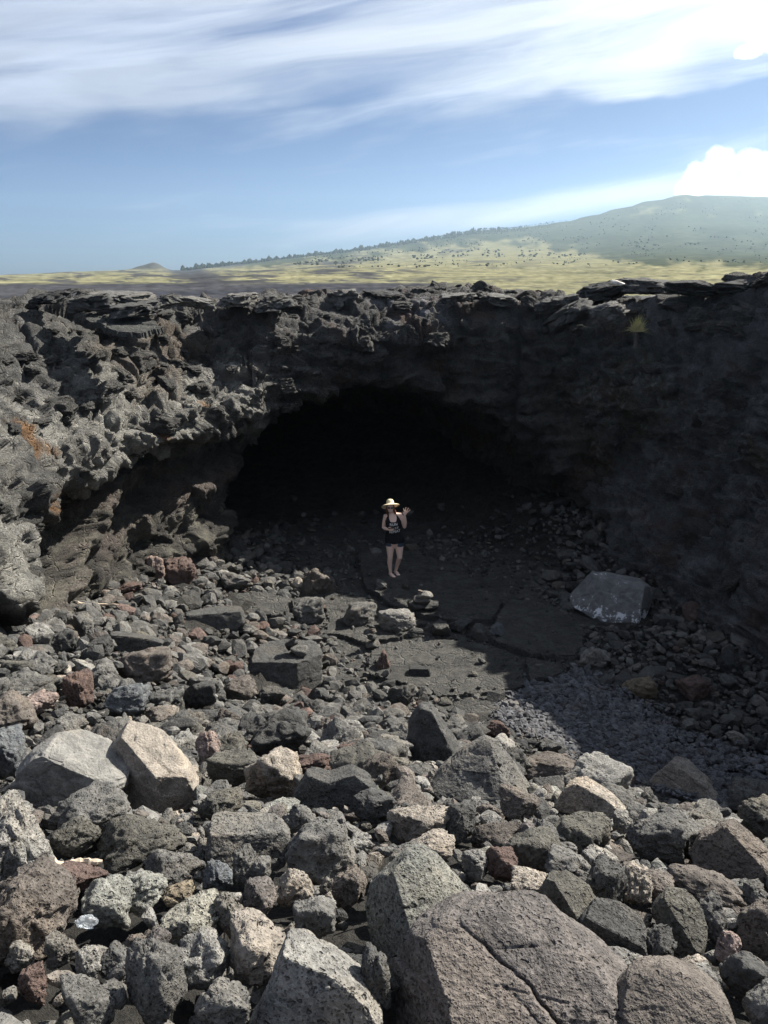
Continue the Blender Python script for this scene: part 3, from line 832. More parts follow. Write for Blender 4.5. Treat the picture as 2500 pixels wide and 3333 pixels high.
SLABS = [
    [(1160, 1795), (1290, 1770), (1480, 1850), (1640, 1955), (1600, 2020), (1520, 2025), (1400, 2010), (1300, 1985), (1190, 1915)],
    [(1655, 1950), (1790, 1955), (1910, 2060), (1880, 2140), (1700, 2125), (1595, 2085), (1610, 2030)],
    [(1230, 2105), (1420, 2075), (1590, 2095), (1690, 2135), (1705, 2230), (1560, 2258), (1440, 2265), (1320, 2225), (1180, 2190)],
    [(1400, 2290), (1560, 2268), (1640, 2300), (1600, 2370), (1480, 2390), (1370, 2350)],
    [(1050, 1935), (1180, 1930), (1300, 2000), (1385, 2025), (1330, 2065), (1200, 2095), (1060, 2060)],
    [(1712, 2135), (1860, 2160), (1800, 2205), (1725, 2215)],
    [(700, 1935), (850, 1920), (960, 1945), (930, 1995), (780, 2000)]]
SLABW = []
for k, pl_ in enumerate(SLABS):
    poly = [at_z(px, py, 0.09) for px, py in pl_]
    cz = float(np.mean([ground(p[0], p[1]) for p in poly])) if k in (6,) else 0.0
    if k == 6:
        poly = [at_z(px, py, cz+0.1) for px, py in pl_]
    SLABW.append(np.array(poly)[:, :2])
    crust('lava_slab', poly, cz+0.085+(0.03 if k in (0, 1) else 0.0), M_CLIFF, floor_o, seed=400+20*k, thick=0.2, step=0.04, col=(0.104, 0.103, 0.098))

# ------------------------------------------------------------------ rocks
PAL = {'black': (.034, .035, .036), 'dark': (.066, .066, .064), 'grey': (.110, .108, .102), 'lgrey': (.180, .176, .165), 'tan': (.225, .202, .174),
       'brown': (.105, .093, .083), 'red': (.095, .068, .060), 'pink': (.22, .172, .155), 'green': (.172, .174, .158), 'olive': (.085, .082, .072),
       'gold': (.16, .135, .098), 'blue': (.10, .108, .115), 'purple': (.106, .097, .092)}
WORD = {'black': 'black', 'dark': 'dark grey', 'grey': 'grey', 'lgrey': 'light grey', 'tan': 'tan', 'brown': 'brown', 'red': 'reddish', 'pink': 'pinkish',
        'green': 'grey green', 'olive': 'olive grey', 'gold': 'ochre', 'blue': 'bluish grey', 'purple': 'purplish brown'}

def rock_shape(level, seed, nplanes=13, p=14, rough=0.07, chunk=0.10, hmin=0.62, pit=0.0):
    r_ = np.random.default_rng(seed)
    V, F = ico(level)
    n = r_.normal(size=(nplanes, 3)); n /= np.linalg.norm(n, axis=1, keepdims=True)
    h = r_.uniform(hmin, 1.0, nplanes)
    n = np.concatenate([n, np.eye(3), -np.eye(3)]); h = np.concatenate([h, np.full(6, 1.05)])
    t = np.maximum(V @ n.T, 0)/h
    r = (t**p).sum(1)**(-1/p)
    P_ = V*r[:, None]
    off = r_.uniform(-50, 50, 3)
    if level >= 4:
        b_, e_ = blocks(P_*2.3+off, seed % 97, 0.9)
        dsp = fbm(P_*1.6+off, 5, 0.58, seed % 50)*rough*2.2 + b_*chunk*1.15 - 0.25*chunk*np.exp(-(e_/0.06)**2)
        b_, e_ = blocks(P_*5.5+off, seed % 91, 0.8); dsp += b_*chunk*0.38
        if level >= 5:
            dsp += fbm(P_*9+off, 4, 0.62, seed % 41, True)*rough*0.6
        if pit:
            f1, _, rv, _ = worley(P_*9+off, seed % 31)
            dsp -= pit*sstep(0.34, 0.12, f1)*(rv[:, 3] > 0.35)
            f1, _, rv, _ = worley(P_*19+off, seed % 37)
            dsp -= pit*0.5*sstep(0.34, 0.12, f1)*(rv[:, 3] > 0.3)
    else:
        dsp = fbm(P_*1.6+off, 3, 0.55, seed % 50)*rough*2.0
    P_ = P_ + V*dsp[:, None]
    lo, hi = P_.min(0), P_.max(0)
    P_ = (P_-(lo+hi)/2)/((hi-lo)/2)
    return P_.astype(np.float32), F

def outline_shape(level, seed, pts, cuts=(), rough=0.03, chunk=0.05, pit=0.0, flat=0.75, cracks=()):
    """rock with a drawn front outline (x right, z up in -1..1), rounded in depth and cut by the given planes (nx, ny, nz, h)"""
    V, F = ico(level)
    poly = np.array(pts, float)
    th = np.arctan2(V[:, 2], V[:, 0]); rho = np.sqrt(V[:, 0]**2+V[:, 2]**2)
    ang = np.arctan2(poly[:, 1], poly[:, 0])
    tab = np.linspace(-pi, pi, 721); rt = np.zeros(721)
    for k, a in enumerate(tab):
        d = np.array([cos(a), sin(a)]); best = 0
        for i in range(len(poly)):
            A = poly[i]; B = poly[(i+1) % len(poly)]
            e = B-A; den = d[0]*e[1]-d[1]*e[0]
            if abs(den) < 1e-9: continue
            t = (A[0]*e[1]-A[1]*e[0])/den; s = (A[0]*d[1]-A[1]*d[0])/den
            if t > 0 and -1e-6 <= s <= 1+1e-6: best = max(best, t)
        rt[k] = best
    kern = np.hanning(13); kern /= kern.sum()
    rt = np.convolve(np.pad(rt, 6, mode='wrap'), kern, 'valid')
    Rt = np.interp(th, tab, rt)
    rho2 = rho**flat
    P_ = np.stack([Rt*np.cos(th)*rho2, np.sign(V[:, 1])*np.abs(V[:, 1])**0.8, Rt*np.sin(th)*rho2], 1)
    for nx, ny, nz, h in cuts:
        n = np.array([nx, ny, nz], float); n /= np.linalg.norm(n)
        over = np.maximum(P_ @ n - h, 0)
        P_ -= over[:, None]*n*0.96
    r_ = np.random.default_rng(seed); off = r_.uniform(-50, 50, 3)
    b_, e_ = blocks(P_*2.0+off, seed % 97, 0.9)
    dsp = fbm(P_*1.8+off, 5, 0.55, seed % 50)*rough*2 + b_*chunk - 0.4*chunk*np.exp(-(e_/0.04)**2) + fbm(P_*11+off, 4, 0.62, seed % 41, True)*rough*0.75
    if pit:
        for sc, w in ((10, 1.0), (21, 0.5)):
            f1, _, rv, _ = worley(P_*sc+off, seed % 31)
            dsp -= pit*w*sstep(0.36, 0.12, f1)*(rv[:, 3] > 0.4)
    for line, dep, wid in cracks:
        L = np.array(line, float); best = np.full(len(P_), 9.0); sgn = np.zeros(len(P_))
        q = P_[:, [0, 2]] + (0.03*fbm(P_*4+off, 3, .6, 5))[:, None]
        for A, B in zip(L[:-1], L[1:]):
            e = B-A; t = np.clip(((q-A) @ e)/(e @ e), 0, 1); v = q-(A+t[:, None]*e); dd = np.linalg.norm(v, axis=1)
            s_ = np.sign(e[0]*v[:, 1]-e[1]*v[:, 0]); upd = dd < best
            best = np.where(upd, dd, best); sgn = np.where(upd, s_, sgn)
        fade = sstep(0.35, 0.0, best)
        dsp = dsp - dep*np.exp(-(best/wid)**2) - dep*0.55*fade*(sgn > 0)
    return (P_+V*dsp[:, None]).astype(np.float32), F

# x0, y0, x1, y1 in the photograph (for position and size on the slope), colour, label
H = [
 (1265, 2985, 2150, 3420, 'purple', 'huge cracked slab boulder with brown patches, nearest the viewer at the bottom'),
 (1980, 3160, 2400, 3440, 'brown', 'brown pitted boulder pressed against the right end of the huge cracked slab'),
 (1180, 2790, 1560, 3150, 'green', 'big grey green boulder with a smooth holed face behind the cracked slab'),
 (1745, 2872, 1975, 3140, 'olive', 'dark rounded boulder leaning over the deep gap right of the cracked slab'),
 (1890, 2965, 2110, 3165, 'dark', 'dark rough boulder touching the rounded one above the cracked slab'),
 (800, 3080, 1240, 3400, 'lgrey', 'large three cornered boulder with pale pitted crest at the bottom edge'),
 (750, 3015, 955, 3225, 'tan', 'pinkish tan boulder behind the three cornered boulder'),
 (420, 3085, 605, 3345, 'grey', 'tall grey boulder standing at the bottom left of centre'),
 (555, 3060, 755, 3225, 'lgrey', 'pale boulder full of holes beside the pinkish tan boulder'),
 (525, 2960, 720, 3080, 'green', 'grey green flat topped rock above the pale boulder full of holes'),
 (-140, 2625, 175, 2980, 'lgrey', 'large pale boulder speckled with dark pits cut by the left edge'),
 (-90, 2850, 255, 3150, 'brown', 'brown boulder with rust face under the speckled boulder at the left edge'),
 (215, 3200, 370, 3370, 'grey', 'grey rounded rock at the bottom edge left of the tall grey boulder'),
 (65, 3165, 155, 3290, 'red', 'small upright reddish rock in the bottom left corner'),
 (55, 2395, 430, 2650, 'lgrey', 'left one of the two biggest rounded boulders, half in shade'),
 (345, 2362, 640, 2662, 'tan', 'right one of the two biggest rounded boulders, smooth sunlit tan top'),
 (185, 2588, 425, 2740, 'grey', 'humped grey boulder lying below the two biggest rounded boulders'),
 (170, 2685, 335, 2808, 'olive', 'dark olive boulder above the driftwood stick'),
 (325, 2685, 600, 2835, 'olive', 'wide olive grey boulder in the middle of the left foreground'),
 (675, 2658, 945, 2838, 'grey', 'big blocky grey boulder with a straight pale top edge'),
 (930, 2685, 1155, 2882, 'grey', 'grey boulder with pale crest right of the blocky boulder'),
 (475, 2783, 668, 2920, 'grey', 'grey rock with pinkish top below the wide olive boulder'),
 (660, 2820, 757, 2910, 'blue', 'small bluish rough rock between the blocky boulder and the pinkish topped rock'),
 (270, 2872, 434, 3025, 'green', 'pointed grey green rock beside the crumpled clear plastic'),
 (380, 2865, 545, 2972, 'green', 'wedge of grey green rock right of the pointed one'),
 (530, 2898, 636, 2958, 'gold', 'small ochre rock riddled with holes'),
 (900, 2850, 1020, 2970, 'tan', 'rounded tan rock with a rusty left end'),
 (790, 2888, 908, 3002, 'purple', 'purplish rock left of the rounded tan rock'),
 (700, 2925, 795, 3062, 'grey', 'upright grey rock above the pinkish tan boulder'),
 (955, 2940, 1095, 3070, 'grey', 'split grey rock left of the deep gap under the green boulder'),
 (1085, 2850, 1195, 2965, 'brown', 'brown honeycombed rock left of the big green boulder'),
 (185, 2825, 350, 2925, 'red', 'rusty pink flat rock just below the driftwood stick'),
 (638, 3225, 820, 3380, 'grey', 'pitted grey rock at the bottom edge left of the three cornered boulder'),
 (758, 2768, 840, 2886, 'grey', 'narrow grey rock propped against the front of the blocky boulder'),
 (815, 2808, 885, 2888, 'grey', 'small rounded grey rock next to the narrow propped one'),
 (1170, 3090, 1275, 3300, 'dark', 'dark pitted rock in the gap left of the huge cracked slab'),
 (800, 2075, 1050, 2258, 'dark', 'big dark block with a flat top carrying a small cairn'),
 (590, 1972, 795, 2052, 'dark', 'long dark block lying across the upper rubble'),
 (940, 1945, 1058, 2040, 'grey', 'angular grey boulder at the left border of the smooth pavement'),
 (975, 1850, 1096, 1955, 'brown', 'ragged rock with pale pink ledge at the edge of the shade'),
 (540, 1816, 642, 1915, 'red', 'round red brown boulder at the foot of the left cliff'),
 (474, 1806, 536, 1892, 'pink', 'white and pink rock left of the round red boulder'),
 (720, 1860, 816, 1924, 'grey', 'knobbly grey rock right of the round red boulder'),
 (375, 1896, 462, 1935, 'red', 'flat reddish rock below the white and pink rock'),
 (352, 2045, 530, 2128, 'dark', 'dark wedge with a tan upper rim in the left rubble'),
 (150, 2048, 243, 2128, 'dark', 'dark angular block close to the left cliff'),
 (240, 1995, 305, 2080, 'grey', 'grey leaning slab beside the dark angular block'),
 (390, 2112, 560, 2234, 'brown', 'lumpy brown boulder below the dark wedge'),
 (208, 2195, 304, 2310, 'red', 'layered red brown boulder in the left rubble'),
 (336, 2228, 492, 2342, 'blue', 'smooth dark bluish boulder right of the layered red one'),
 (594, 2218, 702, 2316, 'dark', 'dark greenish boulder left of the pale crested rocks in mid rubble'),
 (728, 2204, 838, 2286, 'brown', 'pair of fused brown pink lumps below the flat topped block'),
 (842, 2233, 930, 2300, 'dark', 'dark stone just below the flat topped block'),
 (818, 2316, 1012, 2474, 'dark', 'large dark boulder with sunlit right shoulder in mid slope'),
 (638, 2391, 718, 2496, 'pink', 'pink and white rock on the middle of the slope'),
 (676, 2466, 846, 2572, 'olive', 'dark rock with an orange streaked top below the pink and white rock'),
 (798, 2446, 982, 2610, 'tan', 'striped tan boulder with a serrated pink crest'),
 (948, 2460, 1118, 2526, 'red', 'jagged red ledge of rock behind the striped tan boulder'),
 (940, 2512, 1238, 2640, 'dark', 'dark twin peaked boulder in shade at the centre'),
 (74, 2258, 190, 2330, 'pink', 'pale pink rock with black lower half near the left edge'),
 (-60, 2270, 110, 2400, 'brown', 'brown rough boulder cut by the left edge above the big rounded pair'),
 (-50, 2385, 82, 2540, 'blue', 'bluish block cut by the left edge beside the big rounded pair'),
 (1322, 2293, 1502, 2498, 'dark', 'tall dark boulder with brown front at the border of the smooth pavement'),
 (1398, 2414, 1735, 2620, 'grey', 'large pitted grey boulder with a tan right flank near the centre right'),
 (1692, 2466, 1878, 2556, 'brown', 'low rusty brown rock right of the large pitted boulder'),
 (2105, 2474, 2368, 2620, 'tan', 'sharp tan wedge standing against the shaded gravel on the right'),
 (2376, 2535, 2540, 2660, 'grey', 'grey wedge cut by the right edge before the shaded gravel'),
 (1331, 2162, 1402, 2234, 'black', 'small black cube of rock standing alone on the smooth pavement'),
 (1263, 2226, 1350, 2310, 'dark', 'dark block in front of the black cube'),
 (1226, 2120, 1274, 2210, 'red', 'small pointed pink red rock at the left border of the pavement'),
 (1853, 1862, 2126, 2048, 'blue', 'big block with white salt stains alone in the shade on the right'),
 (1885, 2105, 1985, 2188, 'lgrey', 'flat pale stone in the shade below the salt stained block'),
 (2024, 2203, 2142, 2286, 'gold', 'ochre rock in the shade at the edge of the gravel'),
 (2218, 1960, 2292, 2022, 'red', 'reddish rock in the shade right of the salt stained block'),
 (2200, 2200, 2320, 2290, 'red', 'dull red boulder among the dark rubble on the right'),
 (1578, 2348, 1660, 2408, 'red', 'red topped rock at the lower corner of the pavement'),
 (2362, 2378, 2428, 2414, 'lgrey', 'small pale stone in the shaded gravel near the right edge'),
 (2375, 1825, 2560, 1960, 'dark', 'great dark boulder against the right wall at the right edge'),
 (1630, 2714, 1826, 2852, 'olive', 'olive boulder with a white crusted patch on its right end'),
 (1812, 2548, 2038, 2665, 'tan', 'tan wedge shaped boulder in the right half of the slope'),
 (2256, 2696, 2520, 2870, 'brown', 'large brown grey boulder with a high peak near the right edge'),
 (1894, 2820, 2038, 2996, 'dark', 'upright dark pitted boulder with a pale left crest'),
 (2015, 2826, 2122, 2972, 'tan', 'tan topped boulder right of the upright dark one'),
 (2120, 2922, 2300, 3128, 'olive', 'tall olive tan boulder near the lower right'),
 (2082, 3038, 2195, 3168, 'dark', 'dark angular boulder left of the tall olive boulder'),
 (2262, 2935, 2370, 3085, 'grey', 'grey boulder right of the tall olive boulder'),
 (2405, 2940, 2540, 3130, 'brown', 'brown honeycombed boulder cut by the right edge'),
 (2345, 3120, 2540, 3290, 'dark', 'dark boulder in the lower right corner'),
 (2195, 3135, 2315, 3235, 'tan', 'tan flat rock right of the brown pitted boulder'),
 (1775, 2796, 1924, 2896, 'grey', 'grey rock with pale top above the dark rounded boulder'),
 (1660, 2858, 1795, 2950, 'tan', 'tan flat rock above the huge cracked slab'),
 (2170, 2858, 2430, 2958, 'brown', 'low broad brown pitted boulder below the high peaked one'),
 (2045, 2662, 2225, 2798, 'grey', 'blocky grey boulder left of the high peaked boulder'),
 (1622, 2578, 1758, 2676, 'brown', 'brown rock with grey face above the white crusted boulder'),
 (1578, 2776, 1684, 2874, 'red', 'red brown rock left of the white crusted boulder'),
 (1976, 3112, 2098, 3175, 'lgrey', 'light grey stone lying in the deep gap by the dark rough boulder'),
 (2330, 3052, 2406, 3152, 'pink', 'small pinkish rock between the boulders at lower right'),
 (2420, 3220, 2560, 3390, 'grey', 'grey boulder cut by the bottom right corner'),
 (1994, 2655, 2052, 2722, 'lgrey', 'small pale angular stone left of the blocky grey boulder'),
 (1436, 2630, 1548, 2756, 'dark', 'long dark stone slanting below the large pitted boulder'),
 (1260, 2636, 1470, 2752, 'tan', 'wide tan pitted rock below the dark twin peaked boulder'),
 (1268, 2765, 1390, 2845, 'grey', 'grey rock above the big grey green boulder'),
 (1330, 2730, 1480, 2812, 'tan', 'low tan rock left of the olive white crusted boulder'),
 (2400, 2610, 2540, 2740, 'olive', 'mossy looking olive boulder at the right edge below the grey wedge'),
 (1500, 2780, 1590, 2870, 'lgrey', 'light grey rock left of the red brown rock'),
 (2130, 3260, 2260, 3380, 'grey', 'grey rock at the bottom edge right of the brown pitted boulder'),
 (2255, 3170, 2350, 3260, 'lgrey', 'light grey stone left of the dark corner boulder'),
 (1150, 2590, 1290, 2680, 'dark', 'dark stone right of the twin peaked boulder'),
 (640, 2590, 790, 2680, 'olive', 'olive rock right of the smooth sunlit tan boulder'),
 (20, 3080, 110, 3170, 'lgrey', 'light grey knob at the lower left edge'),
 (150, 3060, 260, 3150, 'grey', 'grey rock below the rust faced brown boulder'),
 (250, 3110, 330, 3200, 'lgrey', 'light grey rounded stone above the rock at the lower left edge'),
]
SPECIAL = {
 0: dict(lv=7, pts=[(-.98, -.2), (-.86, .42), (-.60, .72), (-.30, .86), (.02, .98), (.16, .90), (.28, .62), (.55, .35), (.75, .05), (1, -.45), (.9, -1), (-.9, -1)],
         cuts=[(0.10, -0.72, 0.78, 0.50), (-0.9, -0.5, 0.1, 0.80), (0.35, -0.8, 0.55, 0.62), (0.3, -0.35, 0.9, 0.60)], pit=0.006, rough=0.022, chunk=0.03, cracks=(([(-.50, .72), (-.28, .55), (.0, .33), (.22, .08), (.42, -.25), (.62, -.55), (.72, -1.0)], .085, .013), ([(-.15, .30), (.1, .05), (.35, -.1)], .03, .012), ([(-.55, -.2), (-.2, -.35), (.15, -.4)], .025, .01))),
 1: dict(lv=6, pts=[(-1, -.3), (-.7, .5), (-.2, .85), (.3, .8), (.7, .4), (.95, -.2), (1, -1), (-1, -1)], cuts=[(0.1, -0.75, 0.7, 0.55)], pit=0.03, rough=0.02, chunk=0.03),
 2: dict(lv=6, pts=[(-.98, -.25), (-.92, .2), (-.62, .55), (-.25, .93), (-.02, .98), (.3, .82), (.6, .45), (.92, .02), (.95, -.5), (.6, -1), (-.8, -1)],
         cuts=[(0.35, -0.72, 0.62, 0.40), (-0.8, -0.6, 0.1, 0.55), (0.75, -0.1, 0.7, 0.62)], pit=0.022, rough=0.018, chunk=0.03),
 5: dict(lv=6, pts=[(-1, -.9), (-.72, -.2), (-.5, .55), (-.38, .95), (-.1, .9), (.35, .45), (.75, .0), (1, -.5), (.95, -1), (-.9, -1)],
         cuts=[(-0.2, -0.9, 0.1, 0.35), (0.45, -0.1, 0.9, 0.60)], pit=0.035, rough=0.03, chunk=0.06),
 10: dict(lv=6, pit=0.03), 11: dict(lv=6),
 14: dict(lv=6, pts=[(-.98, -.1), (-.9, .3), (-.6, .7), (-.2, .95), (.2, .93), (.62, .55), (.78, .22), (.98, .05), (.92, -.4), (.6, -.8), (-.2, -1), (-.8, -.75)],
          cuts=[(-0.45, -0.85, -0.05, 0.55), (0.45, -0.5, 0.75, 0.55)], rough=0.022, chunk=0.05, mat='S'),
 15: dict(lv=6, pts=[(-.95, .35), (-.6, .75), (-.38, 1), (-.1, .9), (.35, .65), (.7, .2), (.97, -.35), (.92, -.85), (.3, -1), (-.5, -.95), (-.7, -.3)],
          cuts=[(0.35, -0.55, 0.78, 0.46), (-0.75, -0.7, 0.0, 0.45), (0.2, -0.9, -0.2, 0.7), (0.9, -0.3, 0.3, .75)], rough=0.02, chunk=0.05, mat='S'),
 19: dict(lv=6, pts=[(-1, -.3), (-.85, .95), (-.4, .85), (.3, .7), (.8, .55), (1, 0), (.85, -.9), (-.7, -1)], cuts=[(0.1, -0.95, 0.25, 0.5), (0.15, -.3, .95, .55)], rough=0.03, chunk=0.05, pit=.015),
 36: dict(lv=6, pts=[(-1, -.1), (-.75, .55), (-.5, .85), (.2, .95), (.85, .8), (1, .4), (.95, -.6), (.5, -1), (-.6, -.7)], cuts=[(0.0, -0.35, 0.95, 0.42), (-0.15, -0.95, 0.1, 0.55), (.5, -.8, .1, .7)], rough=0.02, chunk=0.03),
 37: dict(lv=5, pts=[(-1, -.2), (-.8, .6), (.2, .9), (.9, .75), (1, -.5), (.8, -1), (-.8, -.9)], cuts=[(0, -.95, .1, .5), (0, -.2, 1, .6)], rough=.02, chunk=.04),
 44: dict(lv=5, pts=[(-1, .3), (-.8, .9), (-.2, .6), (.5, .2), (1, -.3), (.7, -1), (-.6, -.9)], cuts=[(0, -.9, 0, .5)], rough=.03, chunk=.05),
 58: dict(lv=6, pts=[(-1, -.8), (-.8, .1), (-.55, .85), (-.35, .65), (-.1, .5), (.2, .75), (.45, .9), (.8, .4), (1, -.4), (.9, -1), (-.9, -1)], cuts=[(-.2, -.95, .1, .4)], rough=.025, chunk=.05),
 62: dict(lv=5, pts=[(-1, -.5), (-.9, .4), (-.5, .95), (-.1, .85), (.3, .4), (.6, .0), (1, -.5), (.8, -1), (-.8, -1)], cuts=[(-.1, -.95, .05, .5), (.8, -.3, .5, .5)], rough=.03, chunk=.06),
 63: dict(lv=6, pts=[(-1, -.5), (-.75, -.1), (-.35, .55), (.05, .95), (.3, .85), (.55, .3), (.8, -.2), (1, -.7), (.9, -1), (-.9, -1)],
          cuts=[(-0.25, -0.8, 0.55, 0.38), (0.8, -0.35, 0.5, 0.52)], rough=.03, chunk=.05, pit=.03),
 65: dict(lv=6, pts=[(-1, -.6), (-.6, .3), (-.3, .95), (-.05, .9), (.4, .3), (.85, -.3), (1, -1), (-.9, -1)], cuts=[(-.3, -.9, .1, .3), (.5, -.1, .85, .45)], rough=.02, chunk=.05),
 67: dict(lv=5, pts=[(-1, .7), (-.3, .85), (.8, .8), (1, .2), (.9, -.8), (-.2, -1), (-1, -.7)], cuts=[(0, -1, 0, .5), (0, 0, 1, .7)], rough=.01, chunk=.02),
 70: dict(lv=6, pts=[(-.98, .04), (-.72, .5), (-.5, .95), (-.38, .93), (-.2, .97), (.2, .9), (.6, .84), (.98, .5), (.95, .2), (.8, -.55), (.6, -.95), (.4, -.98), (-.1, -.8), (-.48, -.6), (-.9, -.28)],
          cuts=[(-0.05, -0.97, 0.22, 0.55), (0.95, -.3, 0, .82), (-.7, -.6, .3, .78), (.1, -.45, .9, .86)], rough=.012, chunk=.025, mat='W'),
 80: dict(lv=6, pts=[(-1, -.4), (-.8, .2), (-.35, .8), (-.1, .98), (.25, .7), (.7, .2), (1, -.3), (.9, -1), (-.8, -1)], cuts=[(-.2, -.9, .3, .45), (.6, -.2, .75, .55)], rough=.03, chunk=.06, pit=.02),
 83: dict(lv=6, pts=[(-1, .3), (-.6, .9), (.1, 1), (.6, .6), (.95, -.1), (.9, -.8), (.2, -1), (-.6, -.5)], cuts=[(-.3, -.9, .1, .5), (.45, -.5, .75, .45)], rough=.02, chunk=.04),
 79: dict(lv=5, pts=[(-1, -.8), (-.75, .3), (-.3, .95), (.1, .6), (.6, .1), (1, -.5), (.9, -1), (-.9, -1)], cuts=[(-.3, -.9, .1, .35), (.4, -.2, .9, .5)], rough=.02, chunk=.05),
 3: dict(lv=6, pts=[(-1, .3), (-.75, .85), (-.3, 1), (.3, .75), (.8, .3), (1, -.3), (.7, -1), (-.5, -1), (-.9, -.3)], cuts=[(-.5, -.85, -.1, .35), (.5, -.4, .75, .5)], rough=.03, chunk=.05, pit=.02),
 4: dict(lv=6, pts=[(-1, .4), (-.6, .95), (.1, .9), (.7, .6), (1, -.1), (.9, -1), (-.4, -1), (-.9, -.5)], cuts=[(-.15, -.95, -.15, .4), (.2, -.3, .9, .5)], rough=.03, chunk=.05),
}
M_SALT = bpy.data.materials.new('salt_stained_rock'); M_SALT.use_nodes = True
b = NB(M_SALT.node_tree)
tc = b.n('ShaderNodeTexCoord').outputs['Object']
n1 = b.noise(b.vmath('MULTIPLY', tc, (1.3, 1.3, 0.7)), 4.2, 7, 0.68, 0.6)
n2 = b.noise(tc, 40, 4, 0.6)
sp = b.n('ShaderNodeSeparateXYZ', {}, Vector=tc)
low_edge = b.ramp(b.math('ABSOLUTE', b.math('ADD', sp.outputs[2], 0.42)), 0.42, 0.08)
c = b.mix(b.ramp(n1.outputs['Fac'], 0.3, 0.65), (0.085, 0.087, 0.088), (0.16, 0.16, 0.158))
st_ = b.math('ADD', b.math('ADD', n1.outputs['Fac'], b.math('MULTIPLY', low_edge, 0.12)), b.math('MULTIPLY', b.ramp(b.noise(tc, 14.0, 4, .7).outputs['Fac'], .45, .7), 0.09))
c = b.mix(b.math('MULTIPLY', b.ramp(st_, 0.635, 0.70), 0.9), c, (0.62, 0.64, 0.66))
c = b.mix(1.0, c, b.mix(n2.outputs['Fac'], (.75,)*3, (1.25,)*3), 'MULTIPLY')
bp = b.n('ShaderNodeBump', {}, Strength=0.5, Distance=0.03, Height=b.math('ADD', n1.outputs['Fac'], b.math('MULTIPLY', n2.outputs['Fac'], .3)))
bs = b.n('ShaderNodeBsdfPrincipled', {}, Base_Color=c, Roughness=0.85, Normal=bp)
b.n('ShaderNodeOutputMaterial', {}, Surface=bs)

PLACED = []      # x, y, z, r  of everything that takes room on the slope
heroes = []
def put_rock(name, me, loc, rot, scale, col, mat=None):
    o = bpy.data.objects.new(name, me); COL.objects.link(o)
    if mat and not me.materials: me.materials.append(mat)
    o.location = loc; o.rotation_euler = rot; o.scale = scale
    o.color = (*col, 1)
    return o

for k, (x0, y0, x1, y1, ck, label) in enumerate(H):
    w, h = x1-x0, y1-y0
    g, zc = hit((x0+x1)/2, y1-0.22*h)
    rx = w/2*zc/FPX; rz = h/2*zc/FPX
    ry = min(0.5*(rx+rz)*1.05, rx*1.15)
    zc2 = zc+ry*0.45
    c0 = np.array([0, 0, EYE]) + ray((x0+x1)/2, (y0+y1)/2)*zc2
    if zc < 8: c0[2] += 0.02
    sx = rx*zc2/zc; sz = rz*zc2/zc
    sp_ = SPECIAL.get(k, {})
    lv = sp_.get('lv', 6 if w > 330 else 5)
    if 'pts' in sp_:
        V, F = outline_shape(lv, 900+k, sp_['pts'], sp_.get('cuts', ()), sp_.get('rough', .03), sp_.get('chunk', .05), sp_.get('pit', 0), cracks=sp_.get('cracks', ()))
        if sp_.get('lean', True):
            # the outline was read across the line of sight: lean it back to stand across it
            rot = (-PITCH*0.75, 0, -atan2(c0[0], c0[1]))
        rs = (sx, ry, sz)
    else:
        V, F = rock_shape(lv, 900+k, nplanes=11+k % 5, pit=sp_.get('pit', 0.02 if k % 3 == 0 and y0 > 2500 else 0.0), rough=0.06, chunk=0.12)
        rot = (-PITCH*0.75, 0, -atan2(c0[0], c0[1])); rs = (sx*1.03, ry, sz*1.05)
    me = mesh_np('boulder', V, F, True)
    mat = {'S': M_SMOOTH, 'W': M_SALT}.get(sp_.get('mat'), M_ROCK)
    col = np.array(PAL[ck])*rng.uniform(0.92, 1.08)
    o = put_rock('boulder' if w > 150 or min(w, h)*zc > 700 else 'rock', me, c0, rot, rs, col, mat)
    tag(o, label, 'boulder' if o.name.startswith('boulder') else 'rock', 'boulders and rocks of the rubble slope')
    heroes.append((o, (x0+x1)/2, (y0+y1)/2, w, h, label))
    rr_ = sqrt(sx*ry)
    PLACED.append((c0[0], c0[1], c0[2], rr_))

def screen(p):
    d = np.array(p)-np.array([0, 0, EYE])
    zc = d[1]*cos(PITCH)-d[2]*sin(PITCH)
    yc = d[1]*sin(PITCH)+d[2]*cos(PITCH)
    return 1250+FPX*d[0]/zc, 1666.5-FPX*yc/zc, zc

# ---- everything between: thrown from large to small, each lying on the slope
cell = 0.5; HASH = {}
def add_hash(i):
    x, y, z, r = PLACED[i]
    n = int(math.ceil(r/cell))
    for a in range(int(x//cell)-n, int(x//cell)+n+1):
        for c in range(int(y//cell)-n, int(y//cell)+n+1):
            HASH.setdefault((a, c), []).append(i)
for i in range(len(PLACED)): add_hash(i)

